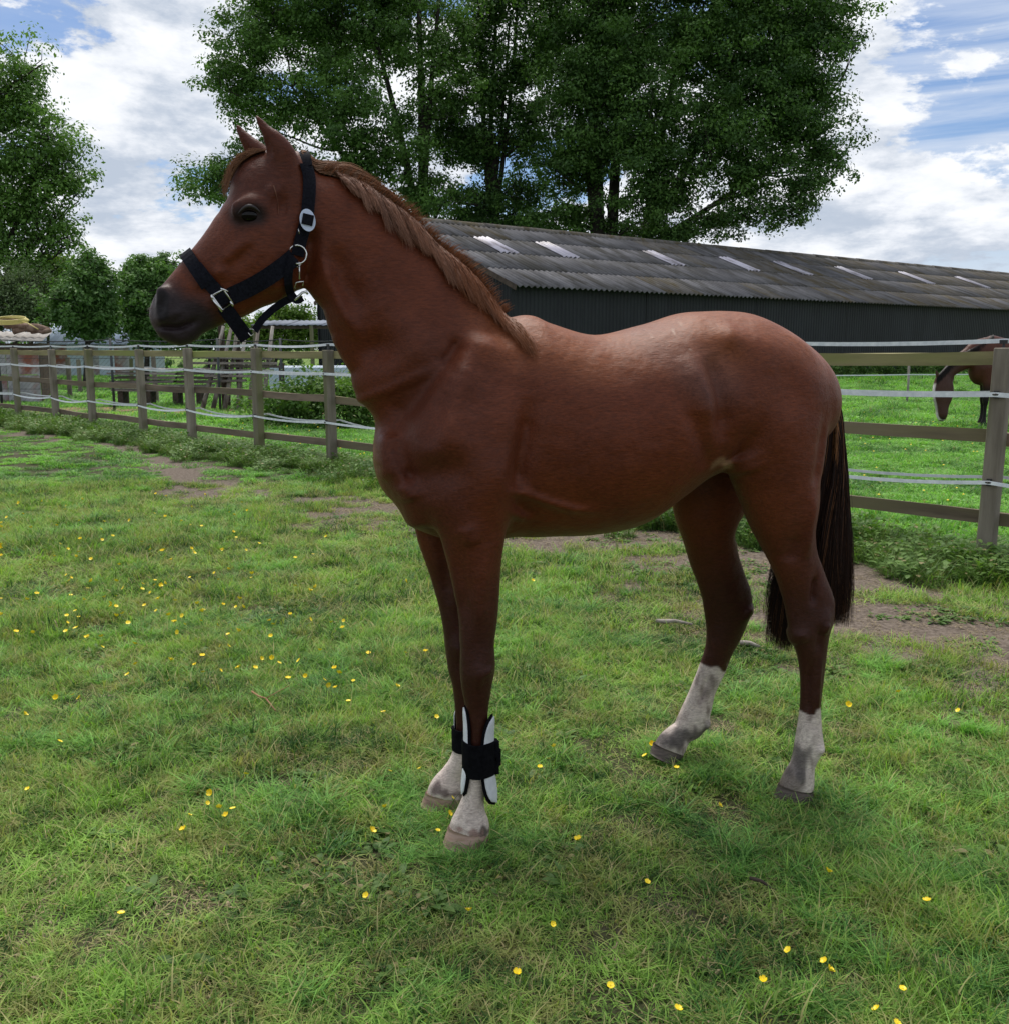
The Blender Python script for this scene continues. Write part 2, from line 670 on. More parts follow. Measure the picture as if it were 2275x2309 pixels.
        g = np.stack(np.meshgrid(*[np.arange(B + 1)] * 3, indexing='ij'), -1).reshape(-1, 3)
        CH = 1500
        for q in range(0, len(ia), CH):
            blk = ia[q:q + CH]
            X = (self.lo + (blk[:, None, :] * B + g[None]) * v)
            E = self.evaluate(X).reshape(len(blk), B + 1, B + 1, B + 1)
            for b, e in zip(blk, E):
                s = b * B
                D[s[0]:s[0] + B + 1, s[1]:s[1] + B + 1, s[2]:s[2] + B + 1] = e
        neg = D < 0
        c = neg[:-1, :-1, :-1].astype(np.int8)
        tot = np.zeros(c.shape, np.int8)
        for i in (0, 1):
            for j in (0, 1):
                for k in (0, 1):
                    tot += neg[i:N[0] - 1 + i, j:N[1] - 1 + j, k:N[2] - 1 + k]
        cells = np.argwhere((tot > 0) & (tot < 8))
        vid = np.full(tot.shape, -1, np.int32)
        vid[tuple(cells.T)] = np.arange(len(cells))
        acc = np.zeros((len(cells), 3))
        cnt = np.zeros(len(cells))
        corners = [(i, j, k) for i in (0, 1) for j in (0, 1) for k in (0, 1)]
        val = {cn: D[tuple((cells + cn).T)] for cn in corners}
        for a in corners:
            for d in range(3):
                if a[d] == 0:
                    b = list(a)
                    b[d] = 1
                    b = tuple(b)
                    va, vb = val[a], val[b]
                    m = (va < 0) != (vb < 0)
                    t = va / (va - vb + 1e-12)
                    p = np.array(a, float)[None] + np.zeros((len(cells), 3))
                    p[:, d] += t
                    acc[m] += p[m]
                    cnt[m] += 1
        V = self.lo + (cells + acc / cnt[:, None]) * v
        F = []
        for d in range(3):
            e1, e2 = (d + 1) % 3, (d + 2) % 3
            sl0 = [slice(None)] * 3
            sl1 = [slice(None)] * 3
            sl0[d] = slice(0, -1)
            sl1[d] = slice(1, None)
            ch = neg[tuple(sl0)] != neg[tuple(sl1)]
            idx = np.argwhere(ch)
            ok = (idx[:, e1] > 0) & (idx[:, e2] > 0) & (idx[:, e1] < N[e1] - 1) & (idx[:, e2] < N[e2] - 1)
            idx = idx[ok]
            q = []
            for o1, o2 in ((0, 0), (-1, 0), (-1, -1), (0, -1)):
                c_ = idx.copy()
                c_[:, e1] += o1
                c_[:, e2] += o2
                q.append(vid[tuple(c_.T)])
            q = np.stack(q, 1)
            flip = neg[tuple(idx.T)]
            q[~flip] = q[~flip][:, ::-1]
            F.append(q)
        F = np.concatenate(F)
        F = F[(F >= 0).all(1)]
        for _ in range(relax):
            sm = np.zeros_like(V)
            n = np.zeros(len(V))
            for a, b in ((0, 1), (1, 2), (2, 3), (3, 0)):
                for p, q in ((a, b), (b, a)):
                    np.add.at(sm, F[:, p], V[F[:, q]])
                    np.add.at(n, F[:, p], 1)
            V = V * 0.5 + sm / n[:, None] * 0.5
        # keep only the largest connected piece (label propagation through edges)
        lab = np.arange(len(V))
        for _ in range(4000):
            mn = lab[F].min(1)
            new = lab.copy()
            for a in range(4):
                np.minimum.at(new, F[:, a], mn)
            new = new[new]
            if np.array_equal(new, lab):
                break
            lab = new
        ids, cn = np.unique(lab, return_counts=True)
        keep = lab == ids[cn.argmax()]
        self.dropped = int((~keep).sum())
        mp = np.cumsum(keep) - 1
        F = F[keep[F].all(1)]
        return V[keep], mp[F][:, ::-1].copy()

# chains in photograph pixels: (x1, y1, x2, y2, lateral half width m, lateral centre m)
TRUNK = [(845, 1020, 845, 1045, .02, 0), (848, 1000, 848, 1068, .05, 0), (856, 975, 856, 1092, .08, 0), (870, 950, 870, 1113, .105, 0), (892, 925, 892, 1140, .135, 0), (930, 860, 930, 1186, .17, 0), (990, 800, 990, 1212, .195, 0),
         (1070, 745, 1070, 1224, .21, 0), (1150, 716, 1150, 1210, .225, 0), (1195, 711, 1195, 1210, .238, 0), (1240, 730, 1240, 1208, .25, 0), (1335, 755, 1335, 1203, .272, 0),
         (1440, 734, 1430, 1181, .28, 0), (1521, 712, 1515, 1124, .272, 0), (1572, 704, 1572, 1080, .266, 0), (1622, 701, 1622, 1036, .26, 0), (1680, 708, 1680, 1015, .25, 0),
         (1745, 739, 1745, 1005, .232, 0), (1798, 777, 1798, 1010, .20, 0), (1828, 805, 1828, 1000, .165, 0), (1846, 828, 1846, 985, .13, 0), (1857, 848, 1857, 965, .095, 0), (1863, 870, 1863, 940, .06, 0), (1866, 890, 1866, 915, .02, 0)]
NECK = [(655, 354, 668, 540, .055, 0), (715, 362, 680, 600, .062, 0), (790, 398, 688, 640, .068, 0), (870, 452, 703, 668, .075, 0),
        (945, 512, 748, 722, .085, 0), (1010, 570, 779, 812, .098, 0), (1070, 625, 818, 884, .115, 0), (1115, 670, 836, 964, .14, 0)]
HEAD = [(640, 350, 690, 470, .055, 0), (585, 352, 705, 560, .074, 0), (548, 404, 694, 620, .09, 0), (514, 455, 666, 662, .094, 0),
        (485, 502, 606, 688, .084, 0), (455, 542, 556, 714, .07, 0), (424, 580, 510, 730, .058, 0), (393, 616, 470, 748, .052, 0),
        (369, 646, 440, 762, .05, 0), (356, 676, 408, 766, .046, 0), (352, 704, 382, 748, .036, 0)]
SKULL = [(650, 340, 680, 430, .05, 0), (610, 332, 650, 480, .07, 0), (565, 350, 625, 520, .082, 0), (540, 414, 596, 560, .085, 0)]
NFORE = [(985, 1060, 1140, 1060, .07, -.15), (975, 1120, 1150, 1125, .075, -.155), (992, 1195, 1140, 1195, .07, -.152), (1010, 1266, 1130, 1266, .058, -.15),
         (1024, 1336, 1126, 1336, .05, -.147), (1034, 1398, 1121, 1398, .044, -.145), (1038, 1450, 1114, 1450, .04, -.143),
         (1038, 1500, 1116, 1503, .042, -.14), (1041, 1545, 1109, 1545, .037, -.138), (1052, 1605, 1101, 1605, .026, -.135), (1056, 1660, 1099, 1660, .024, -.133),
         (1055, 1715, 1096, 1715, .026, -.131), (1050, 1757, 1097, 1762, .033, -.13), (1044, 1795, 1091, 1802, .031, -.13),
         (1030, 1832, 1093, 1836, .038, -.13), (1016, 1862, 1102, 1864, .047, -.13), (1014, 1872, 1103, 1874, .048, -.13)]
FFORE = [(925, 1060, 1070, 1060, .065, .13), (928, 1130, 1085, 1130, .068, .135), (940, 1200, 1070, 1200, .062, .135), (964, 1274, 1056, 1274, .052, .135),
         (982, 1336, 1056, 1336, .046, .134), (995, 1390, 1060, 1390, .042, .134), (1004, 1448, 1066, 1448, .038, .133),
         (1010, 1502, 1070, 1502, .04, .132), (1021, 1547, 1068, 1548, .034, .131), (1027, 1605, 1066, 1605, .025, .13), (1029, 1655, 1065, 1658, .024, .13),
         (1018, 1706, 1062, 1712, .031, .13), (996, 1740, 1048, 1752, .029, .13), (976, 1765, 1045, 1775, .036, .13),
         (966, 1784, 1048, 1786, .044, .13), (964, 1791, 1048, 1793, .045, .13)]
NHIND = [(1640, 860, 1845, 860, .09, -.135), (1636, 935, 1858, 935, .11, -.138), (1644, 1010, 1852, 1020, .112, -.14), (1659, 1070, 1843, 1080, .105, -.14),
         (1676, 1128, 1844, 1128, .09, -.14), (1706, 1196, 1836, 1190, .07, -.138), (1735, 1262, 1842, 1250, .055, -.137),
         (1755, 1318, 1860, 1300, .043, -.137), (1772, 1378, 1882, 1370, .038, -.137), (1785, 1430, 1869, 1425, .04, -.136),
         (1799, 1478, 1862, 1475, .034, -.135), (1805, 1530, 1856, 1530, .027, -.134), (1804, 1594, 1849, 1594, .026, -.132),
         (1797, 1648, 1851, 1645, .031, -.13), (1791, 1688, 1853, 1682, .035, -.13), (1782, 1724, 1836, 1728, .031, -.13),
         (1766, 1755, 1832, 1762, .04, -.13), (1760, 1768, 1831, 1778, .043, -.13)]
FHIND = [(1525, 950, 1720, 950, .09, .13), (1517, 1060, 1705, 1050, .10, .14), (1519, 1130, 1682, 1125, .09, .15), (1536, 1190, 1660, 1185, .075, .155),
         (1552, 1255, 1664, 1248, .058, .165), (1570, 1310, 1680, 1300, .045, .17), (1586, 1368, 1695, 1355, .04, .18),
         (1593, 1420, 1678, 1412, .041, .19), (1588, 1470, 1650, 1470, .034, .195), (1576, 1503, 1636, 1510, .028, .2),
         (1556, 1555, 1612, 1562, .027, .205), (1537, 1598, 1602, 1606, .031, .21), (1521, 1630, 1590, 1640, .034, .21),
         (1500, 1652, 1560, 1664, .031, .21), (1486, 1665, 1548, 1684, .038, .21), (1478, 1675, 1543, 1695, .04, .21)]


def P(*pts, c=-.12):
    return [hp(x, y, c) for x, y in pts]


def pxm(n):        # photograph pixels on the horse -> metres
    return n / 745.0


hf = Field((-1.22, -.34, -0.02), (1.2, .40, 2.32), .0052)
_t = chain_px(TRUNK, 6)
hf.loft(np.stack([(_t[:, 0] + _t[:, 2]) / 2, _t[:, 1], _t[:, 3], _t[:, 4]], -1), .02)
hf.chain(chain_px(NECK), .035, 1, .3, icap=.7)
hf.chain(chain_px(SKULL), .03, .8, .8)
hf.chain(chain_px(HEAD), .03, .7, .35, icap=.8)
hf.chain(chain_px(NHIND), .02, .25, .3)
hf.chain(chain_px(FHIND), .035, .6, .3)
hf.chain(chain_px(NFORE), .035, .6, .3)
hf.chain(chain_px(FFORE), .035, .6, .3)
# shoulder blade, triceps and breast on both sides
for sd_ in (-1, 1):
    hf.chain(chain_px([(1045, 780, 1130, 800, .045, sd_ * .13), (990, 870, 1130, 910, .06, sd_ * .15), (950, 960, 1130, 1000, .07, sd_ * .155),
                       (930, 1040, 1140, 1090, .075, sd_ * .15), (960, 1100, 1140, 1150, .06, sd_ * .15)], 4), .05, .5, .5)
    hf.chain(chain_px([(850, 990, 905, 1000, .06, sd_ * .075), (854, 1050, 925, 1060, .075, sd_ * .08), (896, 1112, 955, 1115, .07, sd_ * .08), (915, 1165, 985, 1160, .06, sd_ * .08)], 3), .04, .6, .6)
    # haunch
    hf.chain(chain_px([(1600, 770, 1670, 770, .05, sd_ * .16), (1640, 830, 1760, 815, .06, sd_ * .165), (1690, 890, 1825, 890, .06, sd_ * .165), (1720, 960, 1830, 975, .05, sd_ * .16)], 3), .06, .5, .5)
    # jowl
    hf.chain(chain_px([(575, 530, 665, 530, .02, sd_ * .066), (572, 580, 664, 585, .024, sd_ * .068), (580, 625, 648, 625, .016, sd_ * .064)], 3), .03, .6, .6)
    # brow over the eye and nostril wing
    hf.chain(chain_px([(535, 450, 548, 490, .012, sd_ * .085), (560, 440, 570, 480, .016, sd_ * .088), (590, 446, 592, 482, .012, sd_ * .084)], 3), .02, 1, 1)
    hf.chain(chain_px([(354, 660, 376, 648, .011, sd_ * .038), (354, 690, 392, 690, .013, sd_ * .042), (358, 715, 386, 722, .011, sd_ * .040)], 3), .02, .6, .6)
# front of the chest where the neck runs in
hf.chain(chain_px([(812, 876, 885, 846, .06, 0), (833, 916, 905, 890, .07, 0), (847, 952, 920, 930, .085, 0), (849, 1000, 925, 990, .09, 0)], 4), .02, .8, .8)
# lips and chin
hf.chain(chain_px([(364, 730, 388, 768, .028, 0), (400, 735, 412, 779, .034, 0), (428, 732, 436, 768, .026, 0)], 3), .02, .6, .6)
# dock of the tail
hf.chain(chain_px([(1835, 800, 1835, 850, .035, 0), (1862, 835, 1850, 870, .03, 0), (1880, 885, 1862, 895, .024, 0), (1884, 930, 1868, 935, .018, 0)], 3), .03)
# ears
EARN = [(610, 372, 682, 376, .02, -.055), (598, 340, 668, 345, .022, -.06), (588, 310, 645, 318, .018, -.064), (580, 285, 616, 294, .013, -.067), (575, 266, 592, 270, .008, -.068), (575, 258, 579, 258, .004, -.068)]
EARF = [(562, 372, 625, 360, .02, .05), (553, 350, 606, 338, .02, .055), (543, 325, 580, 318, .016, .058), (536, 303, 556, 297, .011, .06), (531, 287, 543, 285, .007, .06), (531, 279, 535, 279, .004, .06)]
hf.chain(chain_px(EARN), .016)
hf.chain(chain_px(EARF), .016)
# hollow inside each ear, opening forward
hf.chain(chain_px([(590, 344, 616, 350, .009, -.074), (586, 322, 612, 328, .011, -.077), (580, 296, 596, 300, .006, -.077)], 3), .006, .8, .8, op='sub')
hf.chain(chain_px([(545, 348, 570, 344, .010, .046), (538, 325, 554, 322, .009, .048), (532, 304, 540, 303, .005, .05)], 3), .006, .8, .8, op='sub')
for sd_ in (-1, 1):
    # nostril
    hf.chain(chain_px([(352, 668, 372, 662, .012, sd_ * .068), (351, 690, 375, 690, .018, sd_ * .066), (354, 709, 371, 712, .010, sd_ * .066)], 3), .008, .6, .6, op='sub')
    # eye socket
    hf.chain(chain_px([(543, 470, 545, 490, .008, sd_ * .104), (560, 466, 562, 498, .011, sd_ * .106), (580, 470, 579, 491, .008, sd_ * .104)], 3), .008, .6, .6, op='sub')

def hb(pts, sig, amp, side=0):
    hf.bump(pts, sig, amp * 1.6, side)

hb(P((1037, 757), (1018, 800), (990, 830)), .014, -.010)
hb(P((1070, 790), (1045, 860), (1015, 930), (985, 1000), c=-.2), .032, .008)
hb(P((1095, 800), (1075, 870), (1050, 940), c=-.2), .024, -.005)
hb(P((1010, 880), (985, 950), (960, 1010), c=-.2), .013, -.006)
hb(P((1010, 1000), c=-.2), .05, .016)
hb(P((915, 1095), (985, 1060), (1050, 1045), c=-.2), .034, -.012)
hb(P((905, 1090), (925, 1135), c=-.16), .026, .006)
hb(P((885, 970), (905, 1050), (925, 1100), c=-.13), .018, -.004)

hb(P((1195, 890), (1187, 980), (1172, 1060), (1163, 1110), c=-.22), .022, -.020)
hb(P((1120, 1070), c=-.2), .06, .016)
hb(P((1140, 960), c=-.2), .05, .008)
hb(P((1150, 1110), (1190, 1118), (1240, 1137), (1300, 1154), (1360, 1160), c=-.24), .010, .008)
hb(P((1160, 1130), (1190, 1150), (1215, 1165), c=-.2), .010, -.006)
hb(P((1155, 1155), (1180, 1170), (1195, 1180), c=-.2), .008, .005)
hb(P((720, 560), (742, 640), (775, 710), (812, 765), c=-.07), .016, .012)
hb(P((752, 555), (785, 640), (825, 705), c=-.07), .022, -.010)
hb(P((857, 785), c=-.12), .03, -.016)
hb(P((890, 700), (930, 760), (950, 830), c=-.12), .03, .006)
hb(P((1622, 745), c=-.24), .05, .007)
hb(P((1665, 808), c=-.26), .05, -.012)
hb(P((1760, 860), c=-.24), .05, -.010)
hb(P((1612, 800), (1620, 850), (1628, 930), (1632, 1000), c=-.26), .022, -.018)
hb(P((1560, 800), (1580, 880), (1600, 960), c=-.26), .03, .010)
hb(P((1520, 880), (1560, 960), (1595, 1030), (1605, 1060), c=-.25), .020, -.006)
hb(P((1740, 970), c=-.25), .07, .014)
hb(P((1672, 1030), (1690, 1080), c=-.24), .035, .014)
hb(P((1850, 940), (1838, 1030), (1825, 1100), c=-.2), .014, -.008)
hb(P((1820, 1100), (1815, 1180), (1812, 1260), c=-.18), .018, .010)
hb(P((1836, 1295), (1834, 1330), (1832, 1365), c=-.17), .009, -.014)
hb(P((1790, 1200), (1775, 1270), c=-.18), .02, -.008)
hb(P((1856, 1395), c=-.16), .02, .006)
hb(P((1845, 1405), (1838, 1470), c=-.16), .008, -.006)
hb(P((1828, 1490), (1826, 1620), c=-.16), .005, -.007)
hb(P((1848, 1480), (1843, 1630), c=-.16), .006, .005)
hb(P((1849, 1690), c=-.15), .012, .009)
hb(P((1594, 1634), c=.2), .011, .009)
hb(P((1860, 1400), (1850, 1430), c=-.16), .012, .008)
hb(P((1800, 1420), (1812, 1450), c=-.16), .014, .006)
hb(P((1076, 1520), c=-.17), .018, .006)
hb(P((1100, 1520), (1098, 1500), c=-.16), .010, .006)
hb(P((1680, 1360), (1672, 1400), c=.18), .012, .006)
hb(P((1590, 1520), (1570, 1590), c=.2), .005, -.006)
hb(P((1034, 1230), (1052, 1330), (1058, 1430), c=-.2), .012, -.006)
hb(P((1090, 1240), (1085, 1350), (1080, 1430), c=-.2), .016, .006)
hb(P((1077, 1560), (1077, 1480), c=-.17), .014, .004)
hb(P((1065, 1230), (1045, 1180), c=-.2), .02, .008)
# head
hb(P((572, 545), (556, 565), (540, 582), (512, 604), c=-.08), .013, -.0045)
hb(P((570, 538), (545, 555), (518, 578), (500, 590), c=-.08), .011, .005)
hb(P((625, 462), (652, 468), c=-.08), .024, -.007)

hb(P((600, 420), (630, 440), c=-.08), .015, .006)
hb(P((700, 500), (702, 580), (696, 650), c=-.07), .017, -.016)
hb(P((500, 640), (470, 655), (440, 660), c=-.06), .014, -.005)
hb(P((480, 620), (510, 610), c=-.06), .010, .005)
hb(P((348, 735), (375, 738), (405, 738), (430, 728), (448, 718), c=-.05), .0045, -.010)
hb(P((390, 700), (400, 715), c=-.05), .015, .004)
hb(P((352, 655), (370, 650), (382, 668), (384, 695), (374, 716), (356, 716), c=-.05), .008, .003)
# ears: dark crease at the base of the near ear

HV, HF = hf.mesh(2)
print('horse verts', len(HV), 'dropped', hf.dropped)


def lines_dist(pts, c, X):
    Q = np.array([hp(x, y, c) for x, y in pts])
    q = X[:, [0, 2]]
    if len(Q) == 1:
        return np.sqrt(((q - Q[0]) ** 2).sum(1))
    b = np.full(len(q), 1e9)
    for i in range(len(Q) - 1):
        e = Q[i + 1] - Q[i]
        t = np.clip(((q - Q[i]) @ e) / (e @ e), 0, 1)
        b = np.minimum(b, ((q - Q[i] - t[:, None] * e) ** 2).sum(1))
    return np.sqrt(b)


def sstep(x, a, b):
    t = np.clip((x - a) / (b - a), 0, 1)
    return t * t * (3 - 2 * t)


def vnoise(X, f, seed=0):
    """cheap smooth noise from sines, about -1..1"""
    r = np.random.default_rng(seed)
    o = np.zeros(len(X))
    for k in range(6):
        d = r.normal(size=3)
        d /= np.linalg.norm(d)
        o += np.sin(X @ d * f * (1 + .35 * k) + r.uniform(0, 6.28) + 1.5 * np.sin(X @ d[[1, 2, 0]] * f * .7 + k))
    return o / 3.2


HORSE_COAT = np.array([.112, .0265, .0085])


def horse_colours(X):
    n1 = vnoise(X, 9, 1)[:, None]
    n2 = vnoise(X, 30, 2)[:, None]
    C = HORSE_COAT * (1 + .10 * n1 + .05 * n2)
    s, l, z = X.T

    def blend(C, col, w):
        w = np.clip(w, 0, 1)[:, None]
        return C * (1 - w) + np.array(col) * w
    # legs a little darker and redder
    zl = sstep(z, 1.02, .62)
    C = blend(C, (.034, .011, .007), zl * .9)
    # light from above painted into the coat as an orange topline, redder brown flanks, dark dapples
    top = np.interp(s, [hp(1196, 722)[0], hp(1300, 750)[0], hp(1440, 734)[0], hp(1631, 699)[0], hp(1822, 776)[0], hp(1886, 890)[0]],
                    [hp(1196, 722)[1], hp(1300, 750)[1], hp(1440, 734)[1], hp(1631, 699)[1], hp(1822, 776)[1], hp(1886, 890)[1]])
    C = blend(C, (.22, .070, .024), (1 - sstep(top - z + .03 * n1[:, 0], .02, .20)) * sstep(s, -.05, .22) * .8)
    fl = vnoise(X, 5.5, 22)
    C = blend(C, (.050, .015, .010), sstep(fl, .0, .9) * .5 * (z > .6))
    # muzzle: dark grey skin
    dm = lines_dist([(352, 700), (385, 745), (430, 745)], 0, X)
    C = blend(C, (.026, .018, .020), 1 - sstep(dm + .007 * n2[:, 0], pxm(38), pxm(92)))
    dn = lines_dist([(362, 672), (363, 705)], -.06, X)
    C = blend(C, (.010, .008, .009), 1 - sstep(dn, pxm(12), pxm(20)))
    # grey whiskered rim of the upper lip
    dr = lines_dist([(338, 690), (350, 735)], 0, X)
    C = blend(C, (.10, .08, .08), .5 * (1 - sstep(dr, pxm(4), pxm(16))))
    # round the eye
    de = lines_dist([(545, 484), (578, 482)], -.1, X)
    C = blend(C, (.014, .010, .010), (1 - sstep(de, pxm(9), pxm(34))) * .92)
    # small star on the forehead edge
    ds = lines_dist([(520, 425), (512, 440)], 0, X)
    C = blend(C, (.42, .34, .29), .4 * (1 - sstep(ds, pxm(1), pxm(12))) * (np.abs(l) < .05))
    # pale skin at the flank fold
    dg = lines_dist([(1612, 1050), (1632, 1040), (1652, 1056)], -.22, X)
    C = blend(C, (.30, .18, .10), .75 * (1 - sstep(dg + .005 * vnoise(X, 80, 31), pxm(0), pxm(17))))
    # dusty scuffs on the croup
    for q in ([(1541, 743), (1538, 756)], [(1565, 724), (1564, 732)], [(1543, 740), (1540, 747)], [(1494, 752), (1493, 760)], [(1553, 787), (1556, 789)]):
        d = lines_dist(q, -.2, X)
        C = blend(C, (.42, .30, .22), .5 * (1 - sstep(d, pxm(.5), pxm(3))))
    d = lines_dist([(1520, 760), (1560, 800), (1590, 860)], -.25, X)
    C = blend(C, (.15, .075, .06), .30 * (1 - sstep(d + .02 * n1[:, 0], .02, .12)))
    # ears: darker edge inside
    ear = (z > hp(600, 372, -.06)[1])
    C = blend(C, (.10, .035, .02), .3 * ear * (vnoise(X, 60, 5) > .2))
    # white lower legs
    white = np.array([.60, .52, .46])
    dirt = np.array([.17, .135, .12])

    def sock(C, px, py, c, smin, smax, ls, dirtiness, jag=.012):
        s0, z0 = hp(px, py, c)
        m = (s > s0 + smin) & (s < s0 + smax) & (l * ls > 0)
        w = (1 - sstep(z + jag * vnoise(X, 55, 7), z0 - .008, z0 + .008)) * m
        C = blend(C, white, w)
        dn_ = sstep(.6 * vnoise(X * np.array([1, 1, .35]), 60, 9) + .8 * vnoise(X * np.array([1, 1, .4]), 130, 10) + .5 * vnoise(X, 25, 13), -.9 + (1 - dirtiness) * 1.6, 1.4 + (1 - dirtiness) * 1.6)
        C2 = blend(C, dirt, dn_ * .85)
        C = C * (1 - w[:, None]) + C2 * w[:, None]
        return C
    C = sock(C, 1078, 1742, -.13, -.2, .2, -1, .18)
    C = sock(C, 1040, 1684, .13, -.25, .2, 1, .2)
    C = sock(C, 1827, 1600, -.13, -.2, .2, -1, .55, .018)
    C = sock(C, 1606, 1500, .2, -.25, .25, 1, .75, .02)
    # grey dirt around the hind pasterns and dark heels
    for q, c_, r0, r1, cc in (([(1778, 1755), (1770, 1770)], -.13, 14, 42, (.12, .095, .08)), ([(1800, 1690), (1792, 1740)], -.13, 6, 26, (.09, .078, .075)),
                              ([(1598, 1636), (1560, 1660)], .21, 8, 30, (.03, .026, .026)), ([(1495, 1668), (1540, 1650)], .21, 10, 34, (.06, .052, .052)),
                              ([(1080, 1866), (1104, 1866)], -.13, 4, 16, (.05, .035, .03)), ([(1030, 1858), (1070, 1868)], -.13, 2, 10, (.28, .18, .15)),
                              ([(980, 1776), (1040, 1782)], .13, 4, 16, (.12, .085, .08))):
        d = lines_dist(q, c_, X)
        sgn = -1 if c_ < 0 else 1
        C = blend(C, cc, (1 - sstep(d + .012 * vnoise(X * np.array([1, 1, .4]), 75, 12), pxm(r0), pxm(r1))) * .85 * (l * sgn > 0))
    return np.clip(C, 0, 1)


def coat_material(name, rough=.46, spec=.2):
    m, t = new_mat(name)
    a = t.node('ShaderNodeAttribute', attribute_name='col')
    tcn = t.node('ShaderNodeTexCoord')
    mp = t.node('ShaderNodeMapping', i_Vector=tcn.outputs['Object'])
    mp.inputs['Scale'].default_value = (.22, 1.0, 1.0)
    mp.inputs['Rotation'].default_value = (0, .18, 0)
    n = t.noise(mp.outputs[0], 210, 4, .75)
    n8 = t.noise(tcn.outputs['Object'], 11, 3, .5)
    n2 = t.noise(tcn.outputs['Object'], 7, 5, .6)
    c = t.mix(t.ramp(n, [(.3, .0), (.7, 1.)]), t.mix(1.0, a.outputs[0], (.62, .60, .60), 'MULTIPLY'), t.mix(1.0, a.outputs[0], (1.38, 1.4, 1.4), 'MULTIPLY'))
    c = t.mix(t.ramp(n2, [(.35, .0), (.65, 1.)]), c, t.mix(1.0, c, (.86, .82, .84), 'MULTIPLY'))
    t.put(t.p.inputs['Base Color'], c)
    t.p.inputs['Roughness'].default_value = rough
    t.p.inputs['Specular IOR Level'].default_value = spec
    t.p.inputs['Sheen Weight'].default_value = .08
    t.p.inputs['Sheen Roughness'].default_value = .4
    t.p.inputs['Sheen Tint'].default_value = (.8, .5, .4, 1)
    b = t.node('ShaderNodeBump', i_Strength=.5, i_Distance=.003, i_Height=n)
    b0 = t.node('ShaderNodeBump', i_Strength=.35, i_Distance=.03, i_Height=n8)
    t.l.new(b0.outputs[0], b.inputs['Normal'])
    t.put(t.p.inputs['Normal'], b.outputs[0])
    return m


M['coat'] = coat_material('coat')
horse = empty('horse', P0, HA, 'tall chestnut horse with white lower legs standing side-on in front', 'horse')
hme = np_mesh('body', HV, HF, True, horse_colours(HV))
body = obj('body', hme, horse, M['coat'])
HB = BVHTree.FromPolygons([Vector(v) for v in HV.tolist()], HF.tolist())


def near_l(s, z, default=None):
    """lateral coordinate of the near flank at (s, z)"""
    h = HB.ray_cast(Vector((s, -1.2, z)), Vector((0, 1, 0)))
    return h[0].y if h[0] is not None else default


# eye
M['eye'] = plain('eye', (.002, .0015, .0015), .05, 0, .22)
M['eyelid'] = plain('eyelid', (.02, .014, .014), .45)


def uv_ball(r, sc=(1, 1, 1), nu=16, nv=10):
    v, f = [], []
    for i in range(nv + 1):
        th = math.pi * i / nv
        for j in range(nu):
            ph = 2 * math.pi * j / nu
            v.append((r * sc[0] * math.sin(th) * math.cos(ph), r * sc[1] * math.sin(th) * math.sin(ph), r * sc[2] * math.cos(th)))
    for i in range(nv):
        for j in range(nu):
            f.append((i * nu + j, (i + 1) * nu + j, (i + 1) * nu + (j + 1) % nu, i * nu + (j + 1) % nu))
    return np.array(v), np.array(f)


es, ez = hp(563, 484, -.09)
el_ = near_l(es, ez, -.09)
bv, bf = uv_ball(.0225, (1.12, .8, .82))
eo = obj('eye', np_mesh('eye', bv, bf, True), horse, M['eye'], (es, el_ + .010, ez))
for a_, b_, dz_ in ((-1, .0165, .008), (1, .0, 0)):
    if a_ < 0:
        pts = []
        for k in range(11):
            u = -1 + 2 * k / 10
            s_ = es + u * .030
            z_ = ez + .020 * (1 - u * u) + .001 + u * .002
            pts.append((s_, near_l(s_, z_, el_) - .002 + .004 * (u * u), z_))
        mb = MB()
        mb.tube(pts, [.002 + .0035 * (1 - (-1 + 2 * k / 10) ** 2) for k in range(11)], 6)
        mb.build('eyelid', M['eyelid'], horse, True)

# hooves: (coronet left, coronet right, ground left, ground right)
M['hoof_pale'] = mottled('hoof_pale', (.34, .22, .17), (.46, .33, .27), 18, .55, (1, 1, 6), .2, .002, (.22, .14, .11), 9)
M['hoof_dark'] = mottled('hoof_dark', (.06, .048, .045), (.13, .10, .09), 18, .6, (1, 1, 6), .2, .002)


def hoof(cl, cr, gl, gr, c, mat, depth=.05):
    a0, a1, g0, g1 = hp(*cl, c), hp(*cr, c), hp(*gl, c), hp(*gr, c)
    V, F = [], []
    n, m = 20, 6
    for i in range(m + 1):
        t = i / m
        L = ((a0[0] * (1 - t) + g0[0] * t), (a0[1] * (1 - t) + g0[1] * t))
        R = ((a1[0] * (1 - t) + g1[0] * t), (a1[1] * (1 - t) + g1[1] * t))
        cs, cz = (L[0] + R[0]) / 2, (L[1] + R[1]) / 2
        hs = (R[0] - L[0]) / 2
        hz = (R[1] - L[1]) / 2
        dd = depth * (1 + .22 * t)
        bul = 1 + .015 * math.sin(t * 14)
        for k in range(n):
            a = 2 * math.pi * k / n
            ca, sa = math.cos(a), math.sin(a)
            q = 1.0 if ca < 0 else .93
            V.append((cs + hs * ca * q * bul, c + dd * sa * bul, cz + hz * ca))
    for i in range(m):
        for k in range(n):
            F.append((i * n + k, i * n + (k + 1) % n, (i + 1) * n + (k + 1) % n, (i + 1) * n + k))
    me = bpy.data.meshes.new('hoof')
    F.append(tuple(range(n)))
    F.append(tuple(m * n + k for k in range(n))[::-1])
    me.from_pydata(V, [], F)
    me.polygons.foreach_set('use_smooth', [True] * len(me.polygons))
    return obj('hoof', me, horse, mat)


